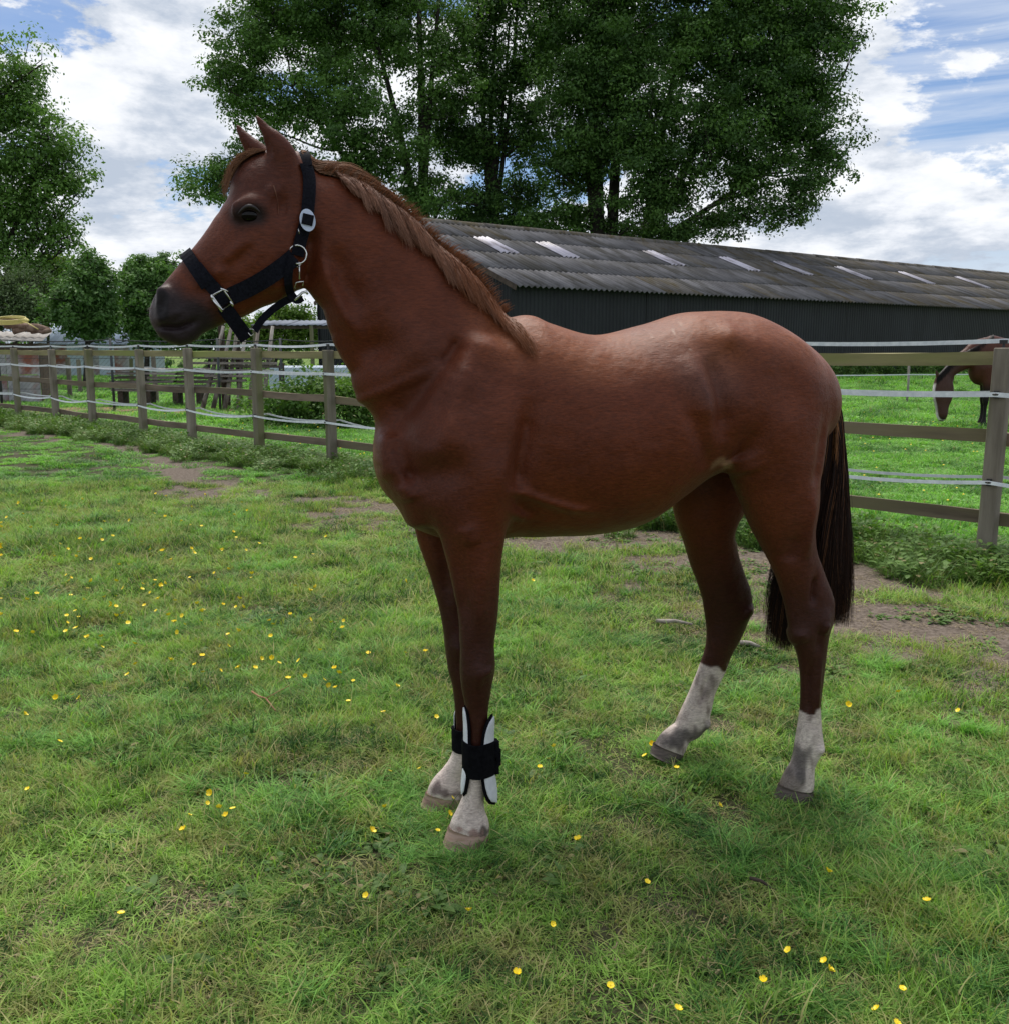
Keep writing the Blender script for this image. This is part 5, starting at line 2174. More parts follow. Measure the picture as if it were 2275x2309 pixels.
def leaf_cloud(centres, radii, nleaf, size, rs, flat=.7, clump=.0):
    """leaf-sized bent quads spread round each centre"""
    n = len(centres)
    N = int(n * nleaf)
    ci = rs.integers(0, n, N)
    d = rs.normal(size=(N, 3))
    d /= np.linalg.norm(d, axis=1, keepdims=True)
    r = radii[ci] * rs.random(N) ** .48
    p = centres[ci] + d * r[:, None] * np.array([1, 1, flat])
    nrm = d * .85 + rs.normal(size=(N, 3)) * .42 + np.array([0, 0, .5])
    nrm /= np.linalg.norm(nrm, axis=1, keepdims=True)
    t = np.cross(nrm, rs.normal(size=(N, 3)))
    t /= np.linalg.norm(t, axis=1, keepdims=True)
    b = np.cross(nrm, t)
    s = size * rs.uniform(.6, 1.4, N)[:, None]
    q = [p - t * s, p - b * s * .55 + nrm * s * .15, p + t * s, p + b * s * .55 + nrm * s * .15]
    V = np.stack(q, 1).reshape(-1, 3)
    F = np.arange(N * 4).reshape(N, 4)
    c = np.zeros((N, 4, 3))
    tone = rs.normal(.42, .3, n)[ci] + rs.normal(0, .16, N)
    c[..., 0] = np.clip(tone, 0, 1)[:, None]
    c[..., 1] = (rs.random(N) < .012)[:, None] * .6
    return V, F, c.reshape(-1, 3)


def tree(name, label, base, blobs, mat, nclump, nleaf, lsize, crad, trunks, group=None, limbs=10, seed=1, flat=.7, shell=.5, rough=.22):
    """blobs: (centre, (rx, ry, rz)); trunks: list of polylines with radii"""
    rs = np.random.default_rng(seed)
    root = empty(name, base, 0, label, 'tree', group)
    bo = Vector(base)
    vol = np.array([b[1][0] * b[1][1] * b[1][2] for b in blobs]) ** .75
    cnt = np.maximum(2, (nclump * vol / vol.sum()).astype(int))
    C, Rr = [], []
    for (c, r), k in zip(blobs, cnt):
        d = rs.normal(size=(k, 3))
        d /= np.linalg.norm(d, axis=1, keepdims=True)
        q = shell + (1 - shell) * rs.random(k) ** .62
        lump = 1 + .26 * np.sin(d[:, 0] * 5 + 1) * np.sin(d[:, 2] * 6 + seed) + rough * rs.normal(size=k)
        C.append(np.array(c) + d * (q * lump)[:, None] * np.array(r))
        Rr.append(crad * rs.uniform(.55, 1.25, k))
    C, Rr = np.concatenate(C), np.concatenate(Rr)
    ok = C[:, 2] > .3
    C, Rr = C[ok], Rr[ok]
    V, F, col = leaf_cloud(C - np.array(bo), Rr, nleaf, lsize, rs, flat)
    obj('crown', np_mesh('crown', V, F, False, col), root, mat)
    mb = MB()
    nodes = []
    for pts, r0, r1 in trunks:
        q = catmull([tuple(p) for p in pts], 5)
        rr = [r0 + (r1 - r0) * (i / (len(q) - 1)) ** .8 for i in range(len(q))]
        rr[0] *= 1.35
        mb.tube([Vector(p) - bo for p in q], rr, 9)
        for p, r in zip(q[3:], rr[3:]):
            nodes.append((np.array(p), r))
    NP = np.array([p for p, r in nodes])
    # limbs to blob centres, then branches to clusters
    for (c, r) in blobs:
        c = np.array(c)
        for _ in range(limbs):
            tgt = c + rs.normal(size=3) * np.array(r) * .38
            dd = np.linalg.norm(NP - tgt, axis=1) + 3.0 * np.clip(NP[:, 2] - tgt[2] + .5, 0, 99)
            k = int(dd.argmin())
            p0, pr = NP[k], nodes[k][1]
            L = np.linalg.norm(tgt - p0)
            if L < .6:
                continue
            m1 = p0 * .6 + tgt * .4 + np.array([0, 0, -.05 * L]) + rs.normal(size=3) * .05 * L
            m2 = p0 * .25 + tgt * .75 + rs.normal(size=3) * .05 * L
            q = catmull([p0, m1, m2, tgt], 3)
            rr0 = min(pr * .7, .03 + .022 * L)
            rr = np.linspace(rr0, .025, len(q))
            mb.tube([Vector(p) - bo for p in q], list(rr), 5, caps=False)
            for p, r_2 in zip(q[2:], rr[2:]):
                nodes.append((p, r_2))
        NP = np.array([p for p, r in nodes])
    sel = rs.permutation(len(C))[:min(len(C), 420)]
    for i in sel:
        tgt = C[i]
        dd = np.linalg.norm(NP - tgt, axis=1) + 1.5 * np.clip(NP[:, 2] - tgt[2], 0, 99)
        k = int(dd.argmin())
        p0 = NP[k]
        mid = (p0 + tgt) / 2 + rs.normal(size=3) * .12 * np.linalg.norm(tgt - p0)
        mb.tube([Vector(p0) - bo, Vector(mid) - bo, Vector(tgt) - bo], [min(.035, nodes[k][1] * .8), .022, .010], 3, caps=False)
    mb.build('trunk', M['bark'], root, True)
    return root


def blob(px, py, rx, ry, Y, dy=0.0, depth=1.0):
    """ellipsoid seen at (px, py) with radii in photograph pixels, at distance Y"""
    c = at(px, py, Y + dy)
    k = (Y + dy) / FPX
    return (tuple(c), (rx * k, (rx + ry) / 2 * k * depth, ry * k))


def tp(px, Y, z):
    """point above px at a height z"""
    x = (px - CXP) / FPX
    return ((x * (Y * CP + (HCAM - z) * SP)), Y, z)


def trunk(px0, px1, Y, z1, r0, r1, bend=0.0, z0=0.0, dy=0.0):
    pts = []
    for k in range(5):
        t = k / 4
        pts.append(tp(px0 + (px1 - px0) * t + bend * math.sin(t * 3.14) * 12, Y + dy * t, z0 + (z1 - z0) * t))
    return (pts, r0, r1)


YT = 62
GRP = 'tall oaks behind the barn'
tree('oak_tree', 'broad oak behind the barn spreading left over the chestnut horse\'s head', tp(950, YT, 0),
     [blob(700, 60, 190, 130, YT, 0), blob(560, 150, 85, 105, YT, -1.5), blob(600, 10, 60, 70, YT), blob(870, 20, 150, 150, YT, 2), blob(640, 250, 95, 70, YT, -1), blob(780, 240, 120, 110, YT, -2.5),
      blob(500, 400, 62, 60, YT, -3), blob(450, 410, 45, 48, YT, -3), blob(560, 370, 60, 42, YT, -3), blob(870, 330, 105, 85, YT, -2), blob(800, 385, 90, 55, YT, -2), blob(1010, 150, 90, 140, YT), blob(780, -150, 220, 150, YT),
      blob(960, 440, 85, 70, YT, -1), blob(600, 330, 70, 40, YT, -2), blob(520, 205, 48, 60, YT, -1)],
     M['oak_leaf'], 1300, 110, .105, 1.05, [trunk(955, 940, YT, 25, .62, .07, .6), trunk(950, 1000, YT, 24, .3, .08, -.5, 8), trunk(945, 820, YT, 22, .3, .08, .8, 9), trunk(948, 660, YT, 17, .26, .07, -.8, 8)], GRP, 7, 11, .6, .2, .3)
tree('oak_tree', 'slender open oak with a bare upper trunk, between two denser oaks', tp(1097, YT + 3, 0),
     [blob(1080, 60, 55, 90, YT + 3), blob(1110, 200, 75, 60, YT + 3), blob(1190, 150, 60, 75, YT + 3), blob(1080, 330, 80, 60, YT + 3), blob(1180, 300, 75, 75, YT + 3), blob(1060, 460, 85, 50, YT + 3), blob(1170, 440, 80, 55, YT + 3),
      blob(1120, 510, 110, 26, YT + 3), blob(1040, 510, 60, 20, YT + 3), blob(1150, -20, 70, 60, YT + 3), blob(1010, 300, 50, 80, YT + 3)],
     M['oak_leaf'], 640, 90, .105, 1.0, [trunk(1097, 1110, YT + 3, 15, .5, .28, .8), trunk(1107, 1170, YT + 3, 24, .22, .07, .6, 8), trunk(1107, 1080, YT + 3, 26, .22, .07, -.6, 10), trunk(1100, 1125, YT + 3, 25, .2, .06, 0, 12), trunk(1085, 1150, YT + 3, 22, .2, .06, .5, 5)], GRP, 6, 12, .75, .25)
tree('oak_tree', 'densest oak with a thick dark double trunk over the barn ridge', tp(1351, YT, 0),
     [blob(1350, 60, 120, 120, YT), blob(1300, 180, 95, 110, YT, -1), blob(1430, 200, 110, 120, YT, -2), blob(1330, 320, 90, 90, YT, -1), blob(1270, 380, 70, 80, YT), blob(1450, 340, 100, 90, YT, -2.5), blob(1240, 60, 60, 80, YT, 2), blob(1390, -130, 200, 140, YT),
      blob(1460, 460, 80, 60, YT, -2), blob(1300, 480, 60, 40, YT), blob(1490, 525, 90, 32, YT, -1), blob(1240, 500, 65, 28, YT), blob(1390, 520, 60, 20, YT)],
     M['oak_leaf'], 1300, 110, .105, 1.05, [trunk(1348, 1335, YT, 22, .62, .2, .4), trunk(1372, 1420, YT, 24, .5, .12, -.6, 3), trunk(1340, 1280, YT, 20, .25, .08, .6, 8)], GRP, 7, 13, .6, .2)
tree('oak_tree', 'rightmost oak leaning out to the right with a hanging outer bough', tp(1425, YT + 1, 0),
     [blob(1580, 70, 190, 130, YT + 1), blob(1740, 60, 130, 110, YT + 1), blob(1850, 90, 88, 90, YT + 1, -1), blob(1680, 200, 160, 110, YT + 1, -2), blob(1800, 200, 100, 90, YT + 1, -1), blob(1790, 300, 100, 80, YT + 1, -2), blob(1860, 350, 55, 48, YT + 1, -2),
      blob(1620, 330, 130, 90, YT + 1, -3), blob(1700, 410, 90, 70, YT + 1, -3), blob(1740, 480, 50, 38, YT + 1, -3), blob(1820, 430, 55, 45, YT + 1, -3), blob(1795, 480, 32, 28, YT + 1, -3), blob(1850, 400, 45, 38, YT + 1, -3), blob(1650, 480, 70, 34, YT + 1, -2), blob(1640, -90, 260, 110, YT + 1),
      blob(1540, 440, 70, 55, YT + 1, -2), blob(1590, 510, 60, 26, YT + 1, -2), blob(1850, -20, 90, 60, YT + 1)],
     M['oak_leaf'], 1550, 104, .105, 1.05, [trunk(1425, 1460, YT + 1, 9, .5, .34, .3), trunk(1458, 1640, YT + 1, 18, .34, .12, .8, 8.5), trunk(1458, 1560, YT + 1, 23, .3, .08, -.5, 9), trunk(1470, 1800, YT + 1, 14, .24, .07, .8, 8)], GRP, 7, 14, .6, .2, .3)
# left-hand big tree
YL = 46
tree('oak_tree', 'large leafy tree at the left edge rising from behind the tin shed', tp(-60, YL, 0),
     [blob(30, 190, 80, 60, YL), blob(-60, 200, 140, 110, YL), blob(70, 270, 75, 60, YL), blob(120, 330, 72, 55, YL), blob(60, 380, 120, 60, YL), blob(140, 400, 55, 45, YL), blob(165, 420, 36, 30, YL), blob(-40, 380, 140, 110, YL),
      blob(60, 480, 95, 45, YL), blob(120, 495, 48, 36, YL), blob(150, 545, 32, 20, YL), blob(60, 545, 100, 36, YL), blob(-40, 520, 120, 90, YL), blob(90, 590, 60, 20, YL), blob(-80, 620, 120, 60, YL)],
     M['left_leaf'], 800, 62, .085, .85, [trunk(-60, -40, YL, 12, .45, .2, .6), trunk(-50, 80, YL, 9, .2, .07, .6, 4), trunk(60, 95, YL, 6, .13, .05, .2, 0.5), trunk(-45, 110, YL, 7, .16, .05, .5, 3.5)], None, 7, 15, .6, .3, .3)
# middle distance
tree('round_tree', 'rounded dark green tree in front of the pale blue shed', tp(193, 38, 0),
     [blob(195, 640, 62, 60, 38), blob(175, 690, 62, 48, 38), blob(225, 690, 38, 48, 38), blob(195, 600, 36, 28, 38), blob(150, 700, 34, 36, 38), blob(200, 735, 50, 24, 38)],
     M['dark_leaf'], 520, 50, .075, .42, [trunk(193, 197, 38, 2.6, .13, .08, .2), trunk(197, 190, 38, 4.2, .08, .03, .2, 2)], None, 6, 16, .7, .3, .36)
tree('tall_hedge_tree', 'mid green tall tree standing behind the chestnut horse\'s muzzle', tp(330, 44, 0),
     [blob(330, 640, 66, 60, 44), blob(305, 700, 58, 55, 44), blob(365, 690, 60, 60, 44), blob(330, 745, 72, 36, 44), blob(300, 612, 30, 30, 44), blob(350, 600, 34, 22, 44), blob(390, 640, 40, 50, 44)],
     M['dark_leaf'], 560, 52, .08, .45, [trunk(330, 332, 44, 4.5, .14, .05, .2)], None, 6, 17, .55, .3, .36)
tree('willow_tree', 'soft grey-green willow behind the tin shed', tp(30, 42, 0),
     [blob(20, 660, 75, 60, 42), blob(70, 690, 60, 52, 42), blob(-20, 700, 60, 60, 42), blob(50, 640, 40, 30, 42)],
     M['grey_leaf'], 420, 60, .05, .5, [trunk(30, 34, 42, 3.8, .16, .05, .2)], None, 6, 18, .9, .3, .36)
tree('leafy_tree', 'yellow-green young tree between the willow and the rounded dark tree', tp(105, 48, 0),
     [blob(110, 650, 52, 60, 48), blob(85, 690, 40, 40, 48), blob(140, 600, 34, 30, 48), blob(60, 610, 44, 34, 48)],
     M['bright_leaf'], 330, 46, .085, .5, [trunk(105, 108, 48, 4, .1, .04, .2)], None, 5, 19, .7, .3, .36)
tree('leafy_tree', 'bright sunlit tree seen in the gap below the chestnut horse\'s jaw', tp(620, 58, 0),
     [blob(600, 735, 60, 34, 58), blob(660, 720, 50, 38, 58), blob(560, 755, 50, 26, 58), blob(640, 765, 60, 24, 58), blob(700, 740, 40, 40, 58)],
     M['bright_leaf'], 360, 46, .09, .5, [trunk(620, 622, 58, 2.6, .12, .04, .2)], None, 5, 20, .7, .3)
tree('leafy_tree', 'small bright tree right of the rounded dark tree', tp(250, 60, 0),
     [blob(250, 735, 34, 32, 60), blob(262, 765, 36, 20, 60), blob(240, 755, 26, 22, 60)],
     M['bright_leaf'], 190, 40, .09, .45, [trunk(250, 252, 60, 2.2, .1, .04, .2)], None, 4, 22, .7, .3)
tree('leafy_tree', 'dull green tree behind the timber trestles', tp(470, 60, 0),
     [blob(460, 745, 60, 40, 60), blob(510, 765, 40, 24, 60), blob(420, 760, 50, 28, 60)],
     M['dark_leaf'], 260, 46, .09, .5, [trunk(470, 472, 60, 2.6, .12, .04, .2)], None, 5, 23, .7, .3)


def hedge(name, label, pts, mat, n, lsize, seed, cat='hedge'):
    rs = np.random.default_rng(seed)
    C, R_ = [], []
    for k in range(n):
        u_ = rs.random() * (len(pts) - 1)
        i = int(u_)
        a, b = pts[i], pts[i + 1]
        f = u_ - i
        c = [a[q] * (1 - f) + b[q] * f for q in range(2)]
        h = a[2] * (1 - f) + b[2] * f
        C.append((c[0] + rs.normal(0, .35), c[1] + rs.normal(0, .35), h * rs.random() ** .7 * (1 + .12 * rs.normal())))
        R_.append(rs.uniform(.18, .5))
    V, F, col = leaf_cloud(np.array(C), np.array(R_), 46, lsize, rs, .8)
    o = obj(name, np_mesh(name, V, F, False, col), None, mat)
    return tag(o, label, cat)


g2 = lambda px, Y: ((px - CXP) / FPX * Y * 1.02, Y)
hedge('distant_hedge', 'low far hedge closing the field behind the timber trestles', [(*g2(-250, 66), 2.6), (*g2(150, 66), 2.2), (*g2(420, 68), 2.4), (*g2(700, 64), 2.2)], M['dark_leaf'], 420, .11, 41)
hedge('bramble_bush', 'dark bramble bush just beyond the fence beside the horse\'s chest', [(*g2(625, 19.5), .55), (*g2(700, 19), .8), (*g2(790, 19), 1.0), (*g2(860, 19), .9)], M['weed'], 210, .045, 42, 'bush')
hedge('barn_foot_weeds', 'weedy growth along the foot of the barn wall', [(9, 43.6, .7), (20, 52.3, .7), (33, 62, .8)], M['weed'], 420, .06, 43, 'bush')

# ------------------------------------------------------------------ tin shed at the left edge
def up_plane(px, Y):
    return (px - CXP) / FPX * Y * 1.0 + 0


M['tin'] = mottled('tin', (.26, .25, .27), (.42, .41, .42), 3.5, .85, (1, 1, 1), .3, .006, (.24, .085, .06), 1.1)
M['rust'] = mottled('rust', (.20, .07, .05), (.34, .24, .22), 5, .9, (1, 1, .5), .3, .006)
M['brown_board'] = mottled('brown_board', (.07, .045, .035), (.13, .085, .065), 5, .9, (1, 1, .5), .3, .006)
M['pale_roof'] = mottled('pale_roof', (.22, .205, .19), (.36, .34, .31), 4, .9, (1, 1, 1), .3, .006)
M['log'] = mottled('log', (.12, .075, .055), (.24, .17, .13), 7, .95, (1, 1, 1), .6, .02)
M['grey_sheet'] = mottled('grey_sheet', (.10, .12, .16), (.20, .23, .29), 1.5, .7, (1, .4, 1), .1, .003)
M['hose'] = plain('hose', (.58, .50, .16), .5)
M['blue_sheet'] = mottled('blue_sheet', (.42, .50, .62), (.55, .62, .72), 1.5, .5, (1, .4, 1), .1, .003)
r7 = np.random.default_rng(4)
SY = 27.5
sx1 = (100 - CXP) / FPX * (SY * 1.0)
shed = empty('tin_shed', (sx1, SY, 0), rad(20), 'low shed patched with rusty and whitish metal sheets at the left edge', 'shed')
wz = 1.66
for k in range(9):
    wd = .82
    for (z0, z1, mt) in ((0, .78, None), (.80, 1.42, None)):
        mb = MB()
        jbox(mb, (-wd / 2 - k * (wd + .015), .0 + r7.normal(0, .006), (z0 + z1) / 2), (wd, .02, z1 - z0 - .01), None, r7, .006)
        nm = 'rust' if r7.random() < .33 else 'tin'
        mb.build('wall_sheet', M[nm], shed)
    mb = MB()
    jbox(mb, (-wd / 2 - k * (wd + .015), -.02, 1.54), (wd, .02, .22), None, r7, .004)
    mb.build('fascia_board', M['brown_board'], shed)
for k in range(4):
    mb = MB()
    jbox(mb, (.012, .42 + k * .84, wz / 2), (.02, .82, wz), None, r7, .005)
    mb.build('wall_sheet', M['brown_board'], shed)
shr = corr_sheet('shed_roof_sheet', .84, 3.5, 4, .016)
shr.materials.append(M['pale_roof'])
for k in range(9):
    o = obj('roof_sheet', shr, shed, None, (-.84 * (k + 1) + .16, -.28, wz + .05 + .006 * (k % 2)))
    o.rotation_euler = (rad(5), 0, 0)


def to_shed(px, py, dy=0.0):
    return at(px, py, SY + dy)


for i, (px, py, L_, rr, a_) in enumerate([(18, 727, .8, .10, .2), (45, 735, .9, .10, -.1), (78, 738, .8, .09, .25), (92, 746, .6, .075, -.2), (62, 742, .8, .085, .1), (-8, 722, .9, .11, .0)]):
    c = to_shed(px, py, .9)
    mb = MB()
    pts = [Vector(((t - .5) * L_, r7.normal(0, .012), r7.normal(0, .014) - abs(t - .5) * .03)) for t in np.linspace(0, 1, 6)]
    mb.tube(pts, [rr * r7.uniform(.75, 1.1) for _ in pts], 8)
    lb_ = ['short brown log lying second from the left on the shed roof', 'brown log under the yellow hose on the shed roof', 'long brown log near the right end of the shed roof',
           'smallest rightmost log on the shed roof', 'low front log in the middle of the shed roof', 'thickest leftmost log on the shed roof'][i]
    zt = wz + .10 + .09 * (.9 + .28) + rr
    o = mb.build('log', M['log'], None, True, (c.x, c.y, max(zt, c.z)))
    o.rotation_euler = (0, .15 * math.sin(i), a_)
    tag(o, lb_, 'log', 'logs on the tin shed roof')
mb = MB()
for k in range(5):
    pts = []
    for q in range(22):
        a = 2 * math.pi * q / 21
        rx, rz = .62 - .05 * k, .10 - .008 * k
        c = to_shed(14 + 3 * k, 728, .55)
        pts.append((c.x + rx * math.cos(a) + .02 * math.sin(3 * a + k), c.y + .22 * math.sin(a), c.z + .02 * k + rz * math.sin(a) + .05))
    mb.tube(pts, .016, 6, caps=False)
c0, c1 = to_shed(40, 724, .5), to_shed(86, 742, .1)
mb.tube([c0, (c0 + c1) / 2 + Vector((0, 0, .06)), c1], .015, 6)
tag(mb.build('hose', M['hose'], None, True), 'coiled pale yellow hose lying over the logs on the shed roof', 'hose')

# pale blue sheet-roofed building
by = 50
bl, br_ = at(18, 0, by), at(238, 0, by)
shed2 = empty('farm_building', (bl.x, by, 0), rad(4), 'pale blue sheet roofed farm building behind the rounded dark tree', 'building')
Wd = br_.x - bl.x
zr, ze = 3.0, 1.75
NS = 14
for k in range(NS):
    w_ = Wd / NS
    me = corr_sheet('blue_roof_sheet', w_ * 1.02, 3.4, 3, .03)
    me.materials.append(M['blue_sheet'])
    o = obj('roof_sheet', me, shed2, None, (k * w_, -.2, ze - .02))
    o.rotation_euler = (math.atan2(zr - ze, 3.2), 0, 0)
for k in range(6):
    mb = MB()
    jbox(mb, ((k + .5) * Wd / 6, 0, .85), (Wd / 6 - .01, .05, 1.7), None, r7, .002)
    mb.build('wall_panel', M['tin'] if k % 2 else M['blue_sheet'], shed2)
mb = MB()
jbox(mb, (Wd / 2, 6.4, zr / 2), (Wd, .05, zr), None, r7, .001)
mb.build('rear_wall', M['blue_sheet'], shed2)
for x in (0, Wd):
    mb = MB()
    mb.add([(x, 0, 0), (x, 6.4, 0), (x, 6.4, ze), (x, 3.2, zr), (x, 0, ze)], [(0, 1, 2, 3, 4)])
    mb.build('end_wall', M['blue_sheet'], shed2)
mb = MB()
mb.add([(0, 3.2, zr), (Wd, 3.2, zr), (Wd, 6.6, ze), (0, 6.6, ze)], [(0, 1, 2, 3)])
mb.build('far_roof_slope', M['blue_sheet'], shed2)

# ------------------------------------------------------------------ timber trestles with planks
TY = 24.0
M['grey_pole'] = mottled('grey_pole', (.20, .185, .165), (.38, .355, .32), 9, .9, (1, 1, .3), .5, .01, (.12, .10, .085), 4)
M['plank'] = mottled('plank', (.15, .13, .12), (.33, .30, .28), 6, .9, (.2, 1, 1), .4, .006, (.09, .075, .065), 2)
c0 = at(520, 870, TY)
rack = empty('timber_rack', (c0.x, TY, 0), rad(3), 'rack of leaning grey poles carrying weathered planks behind the fence', 'rack')


def rk(px, z, dy=0.0):
    return Vector(((px - CXP) / FPX * (TY + dy) * 1.0 - c0.x, dy, z))


for i, (xb, xt) in enumerate([(458, 517), (482, 535), (508, 548), (538, 566), (562, 594), (592, 625)]):
    mb = MB()
    a, b = rk(xb, 0, -.1), rk(xt, 2.05, .35)
    mid = (a + b) / 2 + Vector((r7.normal(0, .02), 0, .01))
    mb.tube([a, mid, b], [.062, .052, .04], 7)
    mb.build('leaning_pole', M['grey_pole'], rack, True)
for i, (xp, h_) in enumerate([(513, 2.35), (548, 1.7), (642, 1.15), (520, 1.5)]):
    mb = MB()
    jbox(mb, rk(xp, h_ / 2, .5 + .02 * i), (.12, .11, h_), None, r7, .006)
    mb.build('upright', M['dark_wood'], rack)
for i, (x0, x1, z_) in enumerate([(440, 618, 1.30), (445, 630, 1.16), (452, 622, .98), (470, 605, .86), (445, 560, 1.38), (520, 640, 1.08), (480, 560, .72)]):
    mb = MB()
    a, b = rk(x0, z_, .02 + .05 * (i % 3)), rk(x1, z_ + r7.normal(0, .02), .03 + .05 * (i % 3))
    mb.beam(a, b, .055, .2)
    mb.build('plank', M['plank'], rack)
# flat stack of boards to its left
c1 = at(365, 870, 25.5)
stack = empty('board_stack', (c1.x, 25.5, 0), rad(2), 'loose stack of grey boards left of the leaning poles', 'stack of boards')
for r in range(6):
    for q in range(3):
        mb = MB()
        L_ = r7.uniform(.7, 1.05)
        jbox(mb, (-.85 + q * .86 + r7.normal(0, .05), r7.normal(0, .05), .45 + r * .105), (L_, .5, .055), Matrix.Rotation(r7.normal(0, .04), 3, 'Z') @ Matrix.Rotation(r7.normal(0, .025), 3, 'Y'), r7, .008)
        mb.build('board', M['plank'], stack)
for x in (-1.0, -.3, .4, 1.0):
    mb = MB()
    mb.box((x, 0, .21), (.14, .45, .42))
    mb.build('bearer', M['dark_wood'], stack)
# sheet-roofed lean-to behind the trestles
LY = 33.0
c2 = at(640, 720, LY)
lean = empty('lean_to', (c2.x, LY, 0), 0, 'low open lean-to with a thin bluish sheet roof beside the barn gable', 'shelter')
for k in range(7):
    me = corr_sheet('lean_sheet', .60, 2.6, 3, .012)
    me.materials.append(M['grey_sheet'])
    o = obj('roof_sheet', me, lean, None, (-1.1 + k * .58, 0, 2.28 + .01 * (k % 2)))
    o.rotation_euler = (rad(5), 0, 0)
for x, y in ((-1.0, .1), (.9, .1), (2.8, .1), (-1.0, 2.4), (2.8, 2.4)):
    mb = MB()
    jbox(mb, (x, y, 1.15 + (.1 if y > 1 else 0)), (.12, .12, 2.3 + (.2 if y > 1 else 0)), None, r7, .004)
    mb.build('post', M['post_wood'], lean)
mb = MB()
mb.beam((-1.1, .1, 2.22), (2.9, .1, 2.22), .12, .06)
mb.build('beam', M['dark_wood'], lean)
# pale container lying beyond the last post
mb = MB()
jbox(mb, (0, 0, .35), (2.3, 1.0, .7), None, r7, .01)
pb = at(700, 830, 30)
o = mb.build('trough', M['blue_sheet'], None, False, (pb.x, 30, .28), .04)
tag(o, 'pale blue-grey box trough lying behind the bramble bush', 'trough')

# ------------------------------------------------------------------ wire mesh fence with dark posts
M['green_wire'] = plain('green_wire', (.02, .028, .03), .5)
MY = 23.4
mfence = empty('mesh_fence', (0, MY, 0), 0, 'dark wire mesh fence with thin posts beyond the wooden fence', 'fence')
mp = [(-320, 24.0), (-150, 23.8), (10, 23.6), (262, 23.4), (500, 23.2), (640, 23.0), (800, 22.8)]
top = 1.72
for px, Y in mp:
    x = (px - CXP) / FPX * Y
    mb = MB()
    mb.tube([(x, Y - MY, -.2), (x, Y - MY, top + .03)], .032, 7)
    mb.build('post', M['green_wire'], mfence, True)
for z_ in (top, 1.28, .55):
    mb = MB()
    pts = []
    for i in range(len(mp) - 1):
        for t in np.linspace(0, 1, 6)[:-1 if i < len(mp) - 2 else None]:
            px = mp[i][0] * (1 - t) + mp[i + 1][0] * t
            Y = mp[i][1] * (1 - t) + mp[i + 1][1] * t
            pts.append(((px - CXP) / FPX * Y, Y - MY, z_ - .05 * 4 * t * (1 - t) * (z_ == top)))
    mb.tube(pts, .013 if z_ == top else .006, 5)
    mb.build('line_wire', M['green_wire'], mfence)
V, F = [], []
for i in range(len(mp) - 1):
    xa, ya = (mp[i][0] - CXP) / FPX * mp[i][1], mp[i][1] - MY
    xb, yb = (mp[i + 1][0] - CXP) / FPX * mp[i + 1][1], mp[i + 1][1] - MY
    L_ = math.hypot(xb - xa, yb - ya)
    H_ = top - .03
    pitch = .11
    for sgn in (1, -1):
        k = -H_
        while k < L_:
            # diagonal wire from (k,0) to (k+H,H) clipped to the panel
            u0, u1 = max(k, 0), min(k + H_, L_)
            if u1 > u0:
                z0_, z1_ = u0 - k, u1 - k
                if sgn < 0:
                    u0, u1 = L_ - u0, L_ - u1
                p = []
                for u_, z_ in ((u0, z0_), (u1, z1_)):
                    f = u_ / L_
                    p.append((xa + (xb - xa) * f, ya + (yb - ya) * f, z_))
                w_ = .0016
                n0 = len(V)
                for q in p:
                    V += [(q[0] - w_, q[1], q[2] + w_), (q[0] + w_, q[1], q[2] - w_), (q[0], q[1] - 1.6 * w_, q[2])]
                F += [(n0, n0 + 1, n0 + 4, n0 + 3), (n0 + 1, n0 + 2, n0 + 5, n0 + 4), (n0 + 2, n0, n0 + 3, n0 + 5)]
            k += pitch
me = bpy.data.meshes.new('wire_mesh')
me.from_pydata(V, [], F)
o = obj('wire_mesh', me, mfence, M['green_wire'])
o['kind'] = 'stuff'
# scattered old wooden posts of a further paddock
for i, (px, Y, h_, lb_) in enumerate([(165, 30, 1.25, 'old grey wooden post in the field, just right of the tin shed'), (213, 36, 1.2, 'further thin wooden post behind the third fence post from the left'),
                                      (357, 27, 1.3, 'old wooden post standing in front of the stack of boards'), (305, 40, 1.1, 'distant short wooden post right of the mesh fence post'),
                                      (188, 33, 1.15, 'dark wooden post close behind the second span of the fence')]):
    mb = MB()
    jbox(mb, (0, 0, h_ / 2), (.11, .1, h_), Matrix.Rotation(r7.normal(0, .02), 3, 'Y'), r7, .006)
    o = mb.build('old_post', M['post_wood'], None, False, ((px - CXP) / FPX * Y, Y, 0))
    tag(o, lb_, 'post', 'old posts in the far paddock')
# far rail and white tape on thin posts behind the grazing horse
for i, (px, Y, h_, lb_) in enumerate([(2040, 27, 1.1, 'thin white-taped post in the field left of the grazing horse'), (1700, 26.5, 1.1, 'thin taped post hidden behind the chestnut horse'), (2420, 27.5, 1.1, 'thin taped post beyond the right edge')]):
    mb = MB()
    mb.tube([(0, 0, 0), (.01, 0, h_ * .5), (-.01, 0, h_)], .035, 6)
    if i == 0:
        o = mb.build('stake', M['grey_pole'], None, True, ((px - CXP) / FPX * Y, Y, 0))
        tag(o, lb_, 'post')
pa, pb_ = at(1500, 830, 26.4), at(2420, 830, 27.4)
zt_ = HCAM - (842 - 787) * 27 / FPX
o = tape([(pa.x, 26.4, zt_), ((2040 - CXP) / FPX * 27, 26.95, zt_ - .02), (pb_.x, 27.5, zt_ + .05)], .03, name='far_tape', sag=.03)
tag(o, 'thin white tape strung across the field behind the fence', 'tape')

